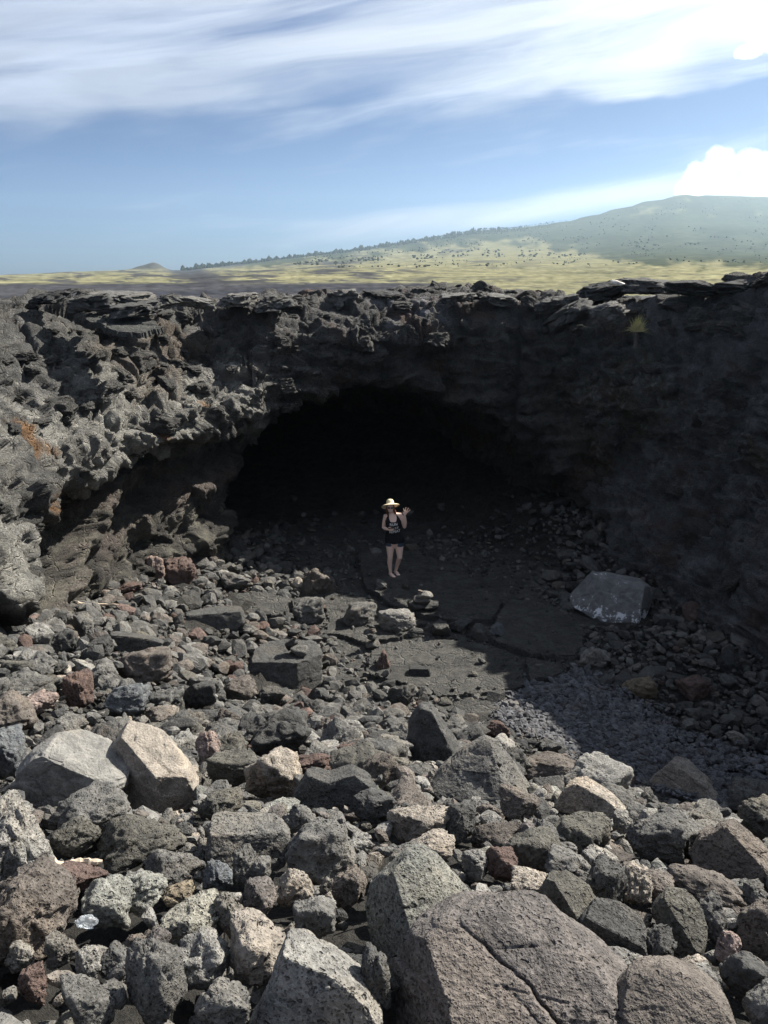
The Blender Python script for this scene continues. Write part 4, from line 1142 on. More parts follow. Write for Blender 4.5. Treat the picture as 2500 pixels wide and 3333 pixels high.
GRAV = np.array([at_z(px, py, 0.05)[:2] for px, py in ((1500, 2320), (1640, 2290), (1740, 2170), (1880, 2160), (2000, 2230), (2120, 2300), (2330, 2420), (2500, 2450), (2700, 2560), (2700, 2720), (2400, 2640), (2100, 2530), (1800, 2440), (1650, 2400))])
MX, MY = np.meshgrid(gx, gy, indexing='ij')
MSLAB = np.zeros(MX.shape, bool)
for pw in SLABW: MSLAB |= in_poly(MX, MY, pw)
MGRAV = in_poly(MX, MY, GRAV)
def cellof(x, y):
    return min(max(int(np.searchsorted(gx, x)), 0), len(gx)-1), min(max(int(np.searchsorted(gy, y)), 0), len(gy)-1)
def slab_here(x, y): return bool(MSLAB[cellof(x, y)])
def grav_here(x, y): return bool(MGRAV[cellof(x, y)])
def rock_kind(x, y):
    """colour mix of the rubble by place"""
    u = rng.random()
    if y < 4.6:
        tab = (('grey', .42), ('lgrey', .17), ('tan', .06), ('brown', .12), ('olive', .07), ('green', .03), ('dark', .11), ('purple', .02))
    elif y < 8:
        tab = (('grey', .38), ('dark', .30), ('lgrey', .09), ('brown', .10), ('olive', .07), ('tan', .04), ('red', .012), ('blue', .008))
    elif x < 1.0 and y < 17:
        tab = (('dark', .44), ('grey', .33), ('brown', .10), ('olive', .06), ('red', .045), ('lgrey', .02), ('tan', .005))
    else:
        tab = (('dark', .55), ('grey', .22), ('black', .14), ('brown', .05), ('olive', .03), ('red', .01))
    s = 0
    for kname, p in tab:
        s += p
        if u < s: return kname
    return 'grey'

HB = np.array([[h_[1]-h_[3]*.46, h_[1]+h_[3]*.46, h_[2]-h_[4]*.46, h_[2]+h_[4]*.40, screen(h_[0].location)[2], h_[3]] for h_ in heroes])
def occludes(x, y, z, r):
    px, py, zc = screen((x, y, z))
    e = r/zc*FPX*0.55
    return bool(((px+e > HB[:, 0]) & (px-e < HB[:, 1]) & (py+e*.6 > HB[:, 2]) & (py-e*.6 < HB[:, 3]) & (zc < HB[:, 4]+0.05) & (HB[:, 5] > 60)).any())

ROCKS = []   # x,y,z,r,colour
def throw(n, r0, r1, area, tries=1.0, pack=0.78, sink=0.30, dens=None, power=1.0):
    cnt = 0
    for _ in range(int(n*tries)):
        x, y = area()
        if abs(x) > 0.52*y+1.3 or y < 0.9: continue
        r = r0*(r1/r0)**(rng.random()**power)
        if dens is not None and rng.random() > dens(x, y, r): continue
        ok = True
        if occludes(x, y, float(surf(x, y))+r*0.9, r): continue
        for i in HASH.get((int(x//cell), int(y//cell)), ()):
            a = PLACED[i]
            if (a[0]-x)**2+(a[1]-y)**2 < ((a[3]*0.9+r)*pack)**2:
                ok = False; break
        if not ok: continue
        z = float(surf(x, y))
        slab = slab_here(x, y)
        if slab: z = max(z, 0.10)
        PLACED.append((x, y, z+r*0.35, r)); add_hash(len(PLACED)-1)
        ROCKS.append((x, y, z+r*(0.62-sink), r, rock_kind(x, y)))
        cnt += 1
    return cnt

def wedge(y0, y1):
    def f():
        y = sqrt(rng.uniform(y0*y0, y1*y1)); return rng.uniform(-1, 1)*(0.52*y+0.6), y
    return f
def dens_all(x, y, r):
    if slab_here(x, y): return 0.02 if r < 0.06 else 0.002
    if grav_here(x, y): return 0.04 if r < 0.09 else 0.01
    if y > 21: return 0.25
    if y > 17.5 and x > -2.5 and x < 4: return 0.35 if r < .08 else .12
    # clean sheet around the person
    if 10.8 < y < 19 and -1.2 < x < 3.2 and float(ground(x, y)) < 0.02: return 0.30 if r < 0.04 else (0.10 if r < 0.09 else 0.0)
    return 1.0
throw(260, 0.11, 0.22, wedge(8, 23), 2.0, 0.8, dens=lambda x, y, r: dens_all(x, y, r)*(0.8 if x > 2.5 or y < 9.5 else 0.35))
throw(420, 0.10, 0.20, wedge(1.2, 8), 2.0, 0.8, dens=dens_all)
throw(1500, 0.07, 0.15, lambda: (rng.uniform(-6.5, 0.2), rng.uniform(8.5, 17.5)), 1.6, 0.66, sink=.1, dens=dens_all)
throw(3000, 0.055, 0.13, wedge(1.2, 22), 1.6, 0.76, dens=dens_all)
throw(14000, 0.030, 0.062, wedge(1.2, 20), 1.7, 0.76, dens=dens_all)
throw(6000, 0.014, 0.045, wedge(0.9, 6.5), 1.8, 0.74, dens=dens_all)
throw(14000, 0.020, 0.040, wedge(1.0, 16), 1.7, 0.80, dens=lambda x, y, r: dens_all(x, y, r)*(1 if y < 12 else .6))

VAR = {lv: [rock_shape(lv, 3000+100*lv+i, nplanes=8+i % 5, rough=0.05, chunk=0.12, hmin=0.5) for i in range(26)] for lv in (1, 2, 3)}
VBIG = []
for i in range(30):
    V, F = rock_shape(5, 5000+i, nplanes=8+i % 6, rough=0.055, chunk=0.13, hmin=0.52, pit=0.025 if i % 4 else 0.0)
    me = mesh_np('rock', V, F, True); me.materials.append(M_ROCK); VBIG.append(me)

vis = []
for i, (x, y, z, r, ck) in enumerate(ROCKS):
    px, py, zc = screen((x, y, z))
    inside = -20 < px < 2520 and py < 3350
    vis.append(r/zc if inside else 0)
order = np.argsort(-np.array(vis))
single = set(int(i) for i in order[:300-len([1 for h in heroes if h[0].name.startswith('rock')])])
place_words = {}
labels_used = {}
fill = []
for i in single:
    x, y, z, r, ck = ROCKS[i]
    me = VBIG[int(rng.integers(len(VBIG)))]
    s = r*np.array([rng.uniform(0.95, 1.4), rng.uniform(0.8, 1.1), rng.uniform(0.62, 0.95)])
    o = put_rock('rock', me, (x, y, z), (rng.uniform(-.35, .35), rng.uniform(-.35, .35), rng.uniform(0, 2*pi)), s, np.array(PAL[ck])*rng.uniform(.82, 1.2))
    px, py, zc = screen((x, y, z))
    fill.append((o, px, py, r, ck))
SHORT = {}
for (o, px, py, w, h, label) in heroes:
    SHORT[o.name] = label
# a name for every one of them from the boulder it lies beside
def dirword(dx, dy):
    if abs(dx) > 1.4*abs(dy): return 'right of' if dx > 0 else 'left of'
    if abs(dy) > 1.4*abs(dx): return 'below' if dy > 0 else 'above'
    return ('lower right of' if dx > 0 else 'lower left of') if dy > 0 else ('upper right of' if dx > 0 else 'upper left of')
BRIEF = lambda s: ' '.join(s.replace(',', '').split()[:9])
def trim(s):
    w = s.replace(',', '').split()
    stop = ('with', 'behind', 'lying', 'standing', 'leaning', 'touching', 'pressed', 'beside', 'above', 'below', 'cut', 'in', 'at', 'on', 'under', 'left', 'right', 'between', 'near', 'just', 'propped', 'next', 'full', 'against', 'among', 'alone', 'close', 'across', 'speckled', 'carrying', 'riddled', 'slanting', 'half', 'smooth', 'nearest')
    return s
fill.sort(key=lambda t: (t[2], t[1]))
taken = {}
for (o, px, py, r, ck) in fill:
    cand = sorted(heroes, key=lambda hh: abs(hh[1]-px)/max(hh[3], 60)+abs(hh[2]-py)/max(hh[4], 60))[:10]
    size = 'large' if r > 0.2 else ('medium' if r > 0.11 else 'small')
    lab = None
    for hh in cand:
        nm = hh[5].split(',')[0]
        dw = dirword(px-hh[1], py-hh[2])
        t = f"{size} {WORD[ck]} rock {dw} the {nm}"
        if len(t.split()) > 16:
            t = f"{WORD[ck]} rock {dw} the {nm}"
        if len(t.split()) > 16:
            t = ' '.join(t.split()[:16])
        if t not in taken:
            lab = t; break
    if lab is None:
        lab = t
    taken[lab] = taken.get(lab, 0)+1
    tag(o, lab, 'rock', 'boulders and rocks of the rubble slope')

def merged(name, items, label, cat, levels, parent=None):
    vs, fs, cs, k = [], [], [], 0
    for (x, y, z, r, col) in items:
        zc = max(y, 1.0)
        lv = levels(r/zc)
        V, F = VAR[lv][int(rng.integers(len(VAR[lv])))]
        E = np.array(Euler((rng.uniform(-.6, .6), rng.uniform(-.6, .6), rng.uniform(0, 6.28))).to_matrix())
        s = r*np.array([rng.uniform(0.95, 1.45), rng.uniform(0.8, 1.1), rng.uniform(0.6, 0.95)])
        vs.append((V*s) @ E.T + np.array([x, y, z])); fs.append(F+k); k += len(V)
        cs.append(np.tile(col, (len(V), 1)))
    me = mesh_np(name, np.concatenate(vs), np.concatenate(fs), False, np.clip(np.concatenate(cs), .01, 1))
    o = link(name, me, M_RUBBLE, parent)
    return tag(o, label, cat, kind='stuff')
rest = [(x, y, z, r, np.array(PAL[ck])*rng.uniform(.75, 1.25)) for i, (x, y, z, r, ck) in enumerate(ROCKS) if i not in single]
merged('rubble', rest, 'small loose lava stones filling the gaps between the boulders', 'rubble', lambda s: 3 if s > 0.0165 else (2 if s > 0.0035 else 1))
# gravel of the shaded hollow: even sized pebbles
gv_ = []
for _ in range(38000):
    x = rng.uniform(GRAV[:, 0].min(), GRAV[:, 0].max()); y = rng.uniform(GRAV[:, 1].min(), GRAV[:, 1].max())
    if abs(x) > 0.52*y+0.8 or not grav_here(x+rng.normal(0, .13), y+rng.normal(0, .13)): continue
    if slab_here(x, y): continue
    r = 0.010+0.030*rng.random()**2.2 if rng.random() < 0.93 else rng.uniform(0.03, 0.07)
    gv_.append((x, y, float(surf(x, y))+r*0.4+rng.uniform(0, .015), r, np.array((.092, .094, .102))*rng.uniform(.7, 1.4)))
merged('gravel', gv_, 'even grey gravel filling the shaded hollow on the right', 'gravel', lambda s: 1)
print('rocks', len(ROCKS), 'gravel', len(gv_), 'dup labels', sum(1 for v in taken.values() if v > 1))

# ------------------------------------------------------------------ crust plates along the rim
M_PLATE = rock_material('rim_plate', 'object', pits=0.3)
PL = [  # box in the photo, distance, colour, tilt, label
 (60, 948, 215, 992, 15.6, 'black', 0.04, 'thick dark crust plate at the far left end of the rim'),
 (200, 956, 365, 1015, 15.2, 'dark', 0.12, 'broken dark crust plate right of the thick plate on the left rim'),
 (300, 950, 480, 985, 17.5, 'grey', -0.08, 'long grey crust plate lying highest on the left rim'),
 (340, 985, 520, 1032, 14.8, 'dark', 0.10, 'undercut crust plate above the flat cracked slab'),
 (480, 958, 570, 1000, 16.5, 'dark', 0.2, 'short tilted crust plate in the middle of the left rim'),
 (560, 968, 700, 1004, 17.5, 'grey', -0.05, 'thin grey crust plate left of the brown gap in the rim'),
 (690, 955, 830, 1000, 18.5, 'grey', 0.08, 'grey crust plate just left of the cave roof'),
 (820, 960, 965, 1012, 18.6, 'dark', 0.04, 'blocky dark crust plate above the left end of the cave roof'),
 (1045, 938, 1175, 1010, 20.2, 'grey', 0.10, 'lumpy grey rock mass standing on the cave roof'),
 (1165, 946, 1325, 985, 20.6, 'black', -0.05, 'flat dark crust plate over the top of the cave'),
 (1420, 955, 1560, 990, 20.6, 'grey', 0.05, 'low grey crust plate right of the cave roof'),
 (1560, 958, 1700, 1000, 20.4, 'grey', -0.06, 'second low grey crust plate right of the cave roof'),
 (1745, 962, 1885, 1022, 20.0, 'dark', 0.22, 'upturned dark crust plate where the right rim begins'),
 (1775, 993, 1945, 1060, 19.7, 'dark', 0.5, 'long slanting crust plate leaning on the right rim'),
 (1900, 914, 2072, 982, 20.5, 'black', 0.22, 'highest dark crust plate on the right rim'),
 (2030, 904, 2200, 960, 19.8, 'dark', -0.04, 'broad dark crust plate behind the small white rock'),
 (2180, 912, 2360, 962, 18.2, 'black', -0.03, 'dark crust plate above the grass tuft on the right rim'),
 (2340, 908, 2560, 958, 17.4, 'black', 0.0, 'dark crust plate at the right end of the rim'),
 (1930, 985, 2060, 1050, 18.6, 'grey', 0.2, 'grey stepped crust plate below the highest plate'),
]
for k, (x0, y0, x1, y1, yy, ck, tl, lab) in enumerate(PL):
    a = at_y(x0, y0, yy); c = at_y(x1, y1, yy)
    sx = (c[0]-a[0])/2; h = max(0.10, (a[2]-c[2])/2)
    V, F = rock_shape(5, 7000+k, nplanes=9, rough=0.06, chunk=0.24, p=14)
    V = V*np.array([1, 1, 1]); V[:, 2] = np.sign(V[:, 2])*np.abs(V[:, 2])**0.7
    me = mesh_np('lava_plate', V, F, True)
    o = put_rock('lava_plate', me, ((a[0]+c[0])/2, yy+0.35, (a[2]+c[2])/2), (0.08, -tl+rng.normal(0, .05), rng.uniform(-.5, .5)), (sx, sx*rng.uniform(.8, 1.1), h), np.array(PAL[ck]), M_PLATE)
    tag(o, lab, 'lava plate', 'crust plates along the rim of the pit')
# flat cracked slab on the left rim
pts = [at_y(px, py, yy) for px, py, yy in ((282, 1012, 15.3), (400, 1008, 15.6), (500, 1030, 15.3), (525, 1062, 14.7), (450, 1078, 14.2), (380, 1068, 14.2), (290, 1040, 14.6))]
A_ = np.array([[p[0], p[1], 1] for p in pts]); sol = np.linalg.lstsq(A_, np.array([p[2] for p in pts]), rcond=None)[0]
zm = float(np.mean([p[2] for p in pts]))
o = crust('lava_plate', [(p[0], p[1]) for p in pts], zm-.02, M_CLIFF, None, 0.03, 0.09, 0.015, (float(np.clip(sol[0], -.1, .1)), float(np.clip(sol[1], .02, .2))), (0.085, 0.087, 0.083), 640, 0.0, 0.05)
if o: tag(o, 'smooth flat grey slab with open cracks on the left rim', 'lava plate', 'crust plates along the rim of the pit')
# small white rock
V, F = rock_shape(4, 7100)
c = at_y(2010, 922, 19.2)
o = put_rock('rock', mesh_np('rock', V, F), c, (0, 0.15, 0), (0.16, 0.12, 0.06), (.62, .60, .55), M_SMOOTH)
tag(o, 'small white rock lying on the highest plate of the right rim', 'rock', 'boulders and rocks of the rubble slope')

# ------------------------------------------------------------------ cairns: each stone a thing
def stone(loc, s, col, label, seed, rot=(0, 0, 0), group=None):
    V, F = rock_shape(4, seed, rough=0.04, chunk=0.06)
    o = put_rock('cairn_stone', mesh_np('cairn_stone', V, F), loc, rot, s, np.array(PAL[col]), M_ROCK)
    return tag(o, label, 'stone', group or 'stones stacked into small cairns')
def drop(px, py):
    """point on top of whatever rock or floor is there, first met along the sight line"""
    bpy.context.view_layer.update()
    d = Vector(ray(px, py)); r_ = SC.ray_cast(bpy.context.view_layer.depsgraph, Vector((0, 0, EYE)) + d*0.3, d.normalized())
    return np.array(r_[1]) if r_[0] else hit(px, py)[0]
p = drop(975, 2128)
stone(p+np.array([0, 0, .06]), (.145, .11, .085), 'grey', 'rounded bottom stone of the cairn on the flat topped block', 7201)
stone(p+np.array([-.14, .03, .15]), (.09, .07, .12), 'dark', 'upright dark stone of the cairn on the flat topped block', 7202, (0, .6, 0))
stone(p+np.array([-.07, .02, .27]), (.035, .03, .03), 'tan', 'small tan top stone of the cairn on the flat topped block', 7203)
p = drop(1212, 2112)
for k, (dz, s, c_, l_) in enumerate(((.08, .15, 'grey', 'wide bottom stone of the cairn at the left border of the pavement'), (.22, .09, 'dark', 'second stone of the cairn at the left border of the pavement'),
                                    (.33, .07, 'brown', 'third stone of the cairn at the left border of the pavement'), (.42, .055, 'dark', 'top stone of the cairn at the left border of the pavement'))):
    stone(p+np.array([0.01*(-1)**k, .02, dz]), (s, s*.8, s*.55), c_, l_, 7210+k)
p = drop(1372, 1985)
for k, (dx, dz, s, c_, l_) in enumerate(((-.08, .07, .20, 'dark', 'left bottom stone of the shaded cairn in front of the person'), (.17, .07, .17, 'dark', 'right bottom stone of the shaded cairn in front of the person'),
                                        (.0, .2, .17, 'grey', 'middle stone of the shaded cairn in front of the person'), (.07, .31, .16, 'lgrey', 'flat sunlit top stone of the cairn in front of the person'),
                                        (-.02, .39, .06, 'tan', 'tiny tan stone on the very top of the cairn in front of the person'))):
    stone(p+np.array([dx, 0, dz]), (s, s*.8, s*.5), c_, l_, 7220+k)
# stones edging the step in front of the pavement
row = [(1290, 2020, 130, 'lgrey', 'pale winged rock lying on the sunlit pavement'), (1170, 2000, 130, 'grey', 'grey split rock on the pavement at the shadow line'), (1240, 1905, 46, 'grey', 'grey stone by the front foot of the person'),
       (1350, 2060, 60, 'dark', 'dark stone on the step left of the cairn'), (1430, 2050, 90, 'dark', 'dark block on the step below the cairn'), (1500, 2040, 80, 'dark', 'dark block on the shaded step right of the cairn'),
       (1560, 2065, 80, 'dark', 'last dark block at the right end of the step'), (1300, 2045, 50, 'grey', 'grey stone at the sunlit end of the step'), (1625, 2050, 60, 'blue', 'bluish stone in the crack between the shaded slabs')]
for k, (px, py, w, c_, l_) in enumerate(row):
    p = drop(px, py+w*0.2); zc = screen(p)[2]; r = w/2*zc/FPX
    V, F = rock_shape(5, 7300+k, rough=.05, chunk=.1)
    o = put_rock('rock', mesh_np('rock', V, F), p+np.array([0, r*.3, r*.35]), (0, 0, k*1.3), (r, r*.75, r*.62), np.array(PAL[c_]), M_ROCK)
    tag(o, l_, 'rock', 'boulders and rocks of the rubble slope')

# ------------------------------------------------------------------ driftwood, plastic
m_wood = plain('driftwood', (0.42, 0.35, 0.27), 0.85, .2, .3, 14)
def stick(a, b_, r, label):
    a = Vector(a); b_ = Vector(b_); bm = bmesh.new(); N_ = 18; seg = 9; rings = []
    ax = (b_-a).normalized(); s1 = ax.cross(Vector((0, 0, 1))).normalized(); s2 = ax.cross(s1)
    for i in range(N_+1):
        t = i/N_; c = a.lerp(b_, t) + s2*0.012*sin(t*5) + s1*0.01*sin(t*9)
        rad = r*(1.1-0.5*t)*(1+0.18*sin(i*2.1)) if 0 < i < N_ else r*0.35
        rings.append([bm.verts.new(c + (s1*cos(q)+s2*sin(q))*rad*(1+0.15*sin(3*q+i))) for q in np.linspace(0, 2*pi, seg, endpoint=False)])
    for i in range(N_):
        for j in range(seg):
            bm.faces.new((rings[i][j], rings[i][(j+1) % seg], rings[i+1][(j+1) % seg], rings[i+1][j]))
    bm.faces.new(rings[0][::-1]); bm.faces.new(rings[-1])
    bm.normal_update()
    me = bpy.data.meshes.new('driftwood_stick'); bm.to_mesh(me); bm.free()
    o = link('driftwood_stick', me, m_wood)
    return tag(o, label, 'stick', 'sticks of driftwood among the rocks')
g, zc = hit(250, 2830)
E0 = np.array([0, 0, EYE])
stick(E0+ray(168, 2806)*(zc-.15), E0+ray(332, 2810)*(zc-.1), 0.016, 'straight bleached driftwood stick right of the speckled boulder at the left edge')
g, zc = hit(360, 1990)
stick(E0+ray(245, 1962)*(zc-.25), E0+ray(420, 1972)*(zc-.25), 0.022, 'long thin driftwood stick near the foot of the left cliff')

m_pl = bpy.data.materials.new('clear_plastic'); m_pl.use_nodes = True
b = NB(m_pl.node_tree)
bs = b.n('ShaderNodeBsdfPrincipled', {}, Base_Color=(.75, .8, .84), Roughness=0.4)
bs.inputs['Transmission Weight'].default_value = 0.9
b.n('ShaderNodeOutputMaterial', {}, Surface=bs)
V, F = ico(4); g, zc = hit(285, 3010)
P_ = V*np.array([.030, .018, .016]); bl_, _ = blocks(V*2.2, 5, 0.7)
P_ = P_*(1+0.30*bl_)[:, None]
o = link('plastic_bottle', mesh_np('plastic_bottle', P_, F, True), m_pl)
o.location = E0+ray(283, 3000)*(zc-.16); o.rotation_euler = (0, .35, .4)
tag(o, 'crumpled clear plastic bottle stuck between rocks at lower left', 'bottle')

# ------------------------------------------------------------------ grass tuft on the right wall
m_blade = plain('dry_grass', (0.62, 0.54, 0.29), 0.8, .2, .35, 9)
m_green = plain('green_grass', (0.42, 0.42, 0.20), 0.8, .2, .35, 9)
m_root = plain('pale_roots', (0.16, 0.14, 0.12), 0.9)
p = drop(2062, 1085) + np.array([0, -.16, .05])
tuft = empty('grass_tuft', p)
tag(tuft, 'yellow tuft of dry grass hanging on the shaded right wall', 'grass tuft')
def blades(name, n, mat, lean, lmin, lmax, wid):
    vs, fs, k = [], [], 0
    for i in range(n):
        a = rng.uniform(0, 2*pi); tilt = abs(rng.normal(0, lean)); L = rng.uniform(lmin, lmax)
        dirv = np.array([cos(a)*sin(tilt)+0.06, sin(a)*sin(tilt)*0.7-0.22, cos(tilt)]); dirv /= np.linalg.norm(dirv)
        sd = np.cross(dirv, [0.3, 1, 0]); sd /= np.linalg.norm(sd)
        base = np.array([rng.normal(0, .035), rng.normal(0, .03)-.02, 0])
        for q in range(5):
            t = q/4; c = base + dirv*L*t + np.array([dirv[0]*.6, dirv[1]*.4, -0.55])*L*(0.35+0.5*rng.random())*t**2.2*(0.25+sin(tilt))
            w = wid*(1-t**2*.9)
            vs += [c-sd*w, c+sd*w]
            if q: fs.append([k+2*q-2, k+2*q-1, k+2*q+1, k+2*q])
        k += 10
    me = mesh_np(name, np.array(vs), np.array(fs), True)
    o = link(name, me, mat, tuft); o['kind'] = 'stuff'
    return o
blades('dry_blades', 420, m_blade, .50, .08, .30, .0065)
blades('green_blades', 110, m_green, .62, .18, .46, .0045)
bm = bmesh.new(); vs, fs, k = [], [], 0
for i in range(14):
    x = rng.normal(0, .02); pr = None
    for q in range(9):
        c = np.array([x, -0.03-0.01*q, -0.045*q]); x += rng.normal(0, .016) - .005
        vs += [c+np.array([-.004, 0, 0]), c+np.array([.004, 0, 0]), c+np.array([0, -.006, 0])]
        if q:
            for j in range(3):
                j2 = (j+1) % 3; fs.append([k+3*q-3+j, k+3*q-3+j2, k+3*q+j2, k+3*q+j])
    k += 27
o = link('roots', mesh_np('roots', np.array(vs), np.array(fs), True), m_root, tuft); o['kind'] = 'stuff'

# ------------------------------------------------------------------ the waving person at the cave mouth
SXP, SZP = 0.00093, 0.00098
def J(px, py, y=0.0): return np.array([(px-620)*SXP, y, (2040-py)*SZP])
m_skin = plain('skin', (0.78, 0.57, 0.48), 0.55, .35, .05, 20, 0.12)
m_black = plain('black_jersey', (0.012, 0.012, 0.015), 0.85, .2, .2, 40)
m_denim = plain('blue_denim', (0.06, 0.085, 0.13), 0.9, .2, .3, 60)
m_straw = plain('straw', (0.70, 0.60, 0.40), 0.8, .2, .15, 60)
m_hair = plain('auburn_hair', (0.13, 0.045, 0.022), 0.5, .4, .3, 30)
m_lens = plain('dark_lens', (0.01, 0.01, 0.012), 0.12, .6, 0)
m_white = plain('white_print', (0.75, 0.75, 0.75), 0.8, .2, .1, 90)
m_lip = plain('lips', (0.42, 0.13, 0.12), 0.5)
m_teeth = plain('teeth', (0.8, 0.78, 0.72), 0.4)
m_sole = plain('pale_sandal', (0.55, 0.50, 0.44), 0.8)

def tube(bm, pts, rad, seg=14, up=(0, 1, 0)):
    """closed tapered tube through pts; rad: r or (r across, r along up)"""
    pts = [Vector(p) for p in pts]; n = len(pts); rings = []
    full = []
    for i in range(n):
        t = (pts[min(i+1, n-1)]-pts[max(i-1, 0)]).normalized()
        u = Vector(up); u = (u-t*u.dot(t))
        if u.length < 1e-3: u = Vector((1, 0, 0)) - t*t.x
        u.normalize(); s = t.cross(u)
        r = rad[i] if isinstance(rad[i], (tuple, list)) else (rad[i], rad[i])
        full.append((pts[i], t, u, s, r))
    seq = []
    p, t, u, s, r = full[0]; m_ = min(r)
    for q in (0.35, 0.75): seq.append((p-t*m_*sqrt(1-q*q), u, s, (r[0]*q, r[1]*q)))
    seq += [(p, u, s, r) for p, t, u, s, r in full]
    p, t, u, s, r = full[-1]; m_ = min(r)
    for q in (0.75, 0.35): seq.append((p+t*m_*sqrt(1-q*q), u, s, (r[0]*q, r[1]*q)))
    for p, u, s, r in seq:
        rings.append([bm.verts.new(p + s*r[0]*cos(a)+u*r[1]*sin(a)) for a in np.linspace(0, 2*pi, seg, endpoint=False)])
    for i in range(len(rings)-1):
        for j in range(seg):
            bm.faces.new((rings[i][j], rings[i][(j+1) % seg], rings[i+1][(j+1) % seg], rings[i+1][j]))
    bm.faces.new(rings[0][::-1]); bm.faces.new(rings[-1])

def ball(bm, c, r, rot=None):
    mat = Matrix.Translation(Vector(c))
    if rot: mat = mat @ Euler(rot).to_matrix().to_4x4()
    mat = mat @ Matrix.Diagonal((*r, 1))
    bmesh.ops.create_uvsphere(bm, u_segments=20, v_segments=14, radius=1, matrix=mat)

def fuse(name, bm, vox, mat, parent, smooth=3):
    bmesh.ops.recalc_face_normals(bm, faces=bm.faces)
    me = bpy.data.meshes.new(name+'_raw'); bm.to_mesh(me); bm.free()
    o = bpy.data.objects.new(name, me); COL.objects.link(o)
    md = o.modifiers.new('fuse', 'REMESH'); md.mode = 'VOXEL'; md.voxel_size = vox
    ms = o.modifiers.new('smooth', 'SMOOTH'); ms.iterations = smooth; ms.factor = 0.5
    bpy.context.view_layer.update()
    dg = bpy.context.evaluated_depsgraph_get()
    m2 = bpy.data.meshes.new_from_object(o.evaluated_get(dg))
    m2.name = name
    o.modifiers.clear(); o.data = m2
    for p_ in m2.polygons: p_.use_smooth = True
    m2.materials.clear(); m2.materials.append(mat); o.parent = parent
    return o

fp = drop(1283, 1872)
fp = at_z(1284, 1874, 0.12)
person = empty('person', (fp[0], fp[1], float(max(surf(fp[0], fp[1]), 0.10))))
tag(person, 'person in a straw sun hat and black tank top waving one hand', 'person')
TOR = np.array([  # z, cx, cy, rx, ry
 [.76, .00, .01, .170, .118], [.80, .00, .01, .186, .128], [.90, -.004, .01, .184, .128], [1.02, -.012, .0, .158, .108], [1.12, -.018, -.005, .150, .106],
 [1.21, -.026, -.015, .160, .124], [1.28, -.032, -.008, .162, .118], [1.35, -.038, .0, .152, .096], [1.41, -.043, .005, .125, .076], [1.455, -.050, .01, .075, .062]])
bm = bmesh.new()
tube(bm, [(r[1], r[2], r[0]) for r in TOR], [(r[3], r[4]) for r in TOR], 28, (0, 1, 0))
HC = np.array([-.092, -.035, 1.585])
tube(bm, [(-.048, .015, 1.41), (-.062, .0, 1.47), (-.08, -.012, 1.53)], [.058, .049, .05])
ball(bm, HC, (.073, .092, .108), (0.12, -.10, 0))
ball(bm, HC+np.array([.004, -.045, -.06]), (.050, .045, .045))                 # jaw and chin
ball(bm, HC+np.array([0, -.098, -.012]), (.012, .018, .024), (0.2, 0, 0))        # nose
for sx in (-1, 1): ball(bm, HC+np.array([sx*.074, .01, -.005]), (.01, .02, .03))   # ears
# shoulders and arms
Rs, Re, Rw = np.array([-.190, .01, 1.375]), np.array([-.238, .04, 1.105]), np.array([-.165, -.145, 1.128])
tube(bm, [(-.11, .005, 1.385), Rs, Rs*.5+Re*.5+np.array([-.005, .005, 0]), Re, Re*.6+Rw*.4, Rw], [.058, .056, .048, .040, .040, .026])
Ls, Le, Lw = np.array([.118, .01, 1.405]), np.array([.212, -.01, 1.145]), np.array([.208, -.085, 1.42])
tube(bm, [(.03, .005, 1.40), Ls, Ls*.5+Le*.5+np.array([.012, .0, 0]), Le+np.array([0, .01, 0])], [.058, .056, .050, .041])
tube(bm, [Le, Le*.62+Lw*.38+np.array([.012, 0, 0]), Lw], [.041, .042, .026])
# legs
def leg(pts, rad): tube(bm, pts, rad, 18, (0, 1, 0))
leg([(-.085, .01, .84), (-.092, .0, .70), (-.094, -.015, .56), (-.095, -.03, .46), (-.104, .0, .33), (-.098, .0, .20), (-.085, .0, .085)], [.098, .092, .072, .056, .055, .040, .033])
leg([(.085, .01, .84), (.098, .0, .70), (.108, -.02, .56), (.112, -.035, .46), (.085, .06, .33), (.055, .12, .20), (.030, .155, .085)], [.098, .092, .072, .056, .055, .040, .033])
def foot(heel, toe):
    heel = np.array(heel); toe = np.array(toe); d = (toe-heel); L = np.linalg.norm(d); d /= L
    tube(bm, [heel+np.array([0, 0, .05]), heel+d*.07+np.array([0, 0, .045]), heel+d*.15+np.array([0, 0, .032]), heel+d*(L-.03)+np.array([0, 0, .022])], [.03, (.034, .04), (.040, .028), (.042, .017)], 14, (0, 0, 1))
    side = np.cross(d, [0, 0, 1])
    for i, q in enumerate((-.032, -.014, .002, .017, .031)):
        b0 = heel+d*(L-.035-abs(q+.01)*.25)+side*q
        tube(bm, [b0+np.array([0, 0, .02]), b0+d*(.04 if i else .048)+np.array([0, 0, .015])], [.0095 if i else .013, .008 if i else .011], 8, (0, 0, 1))
FH, FT = (-.105, .035, .008), (.010, -.15, .008)
FH2, FT2 = (.012, .17, .008), (.092, .01, .008)
foot(FH, FT); foot(FH2, FT2)
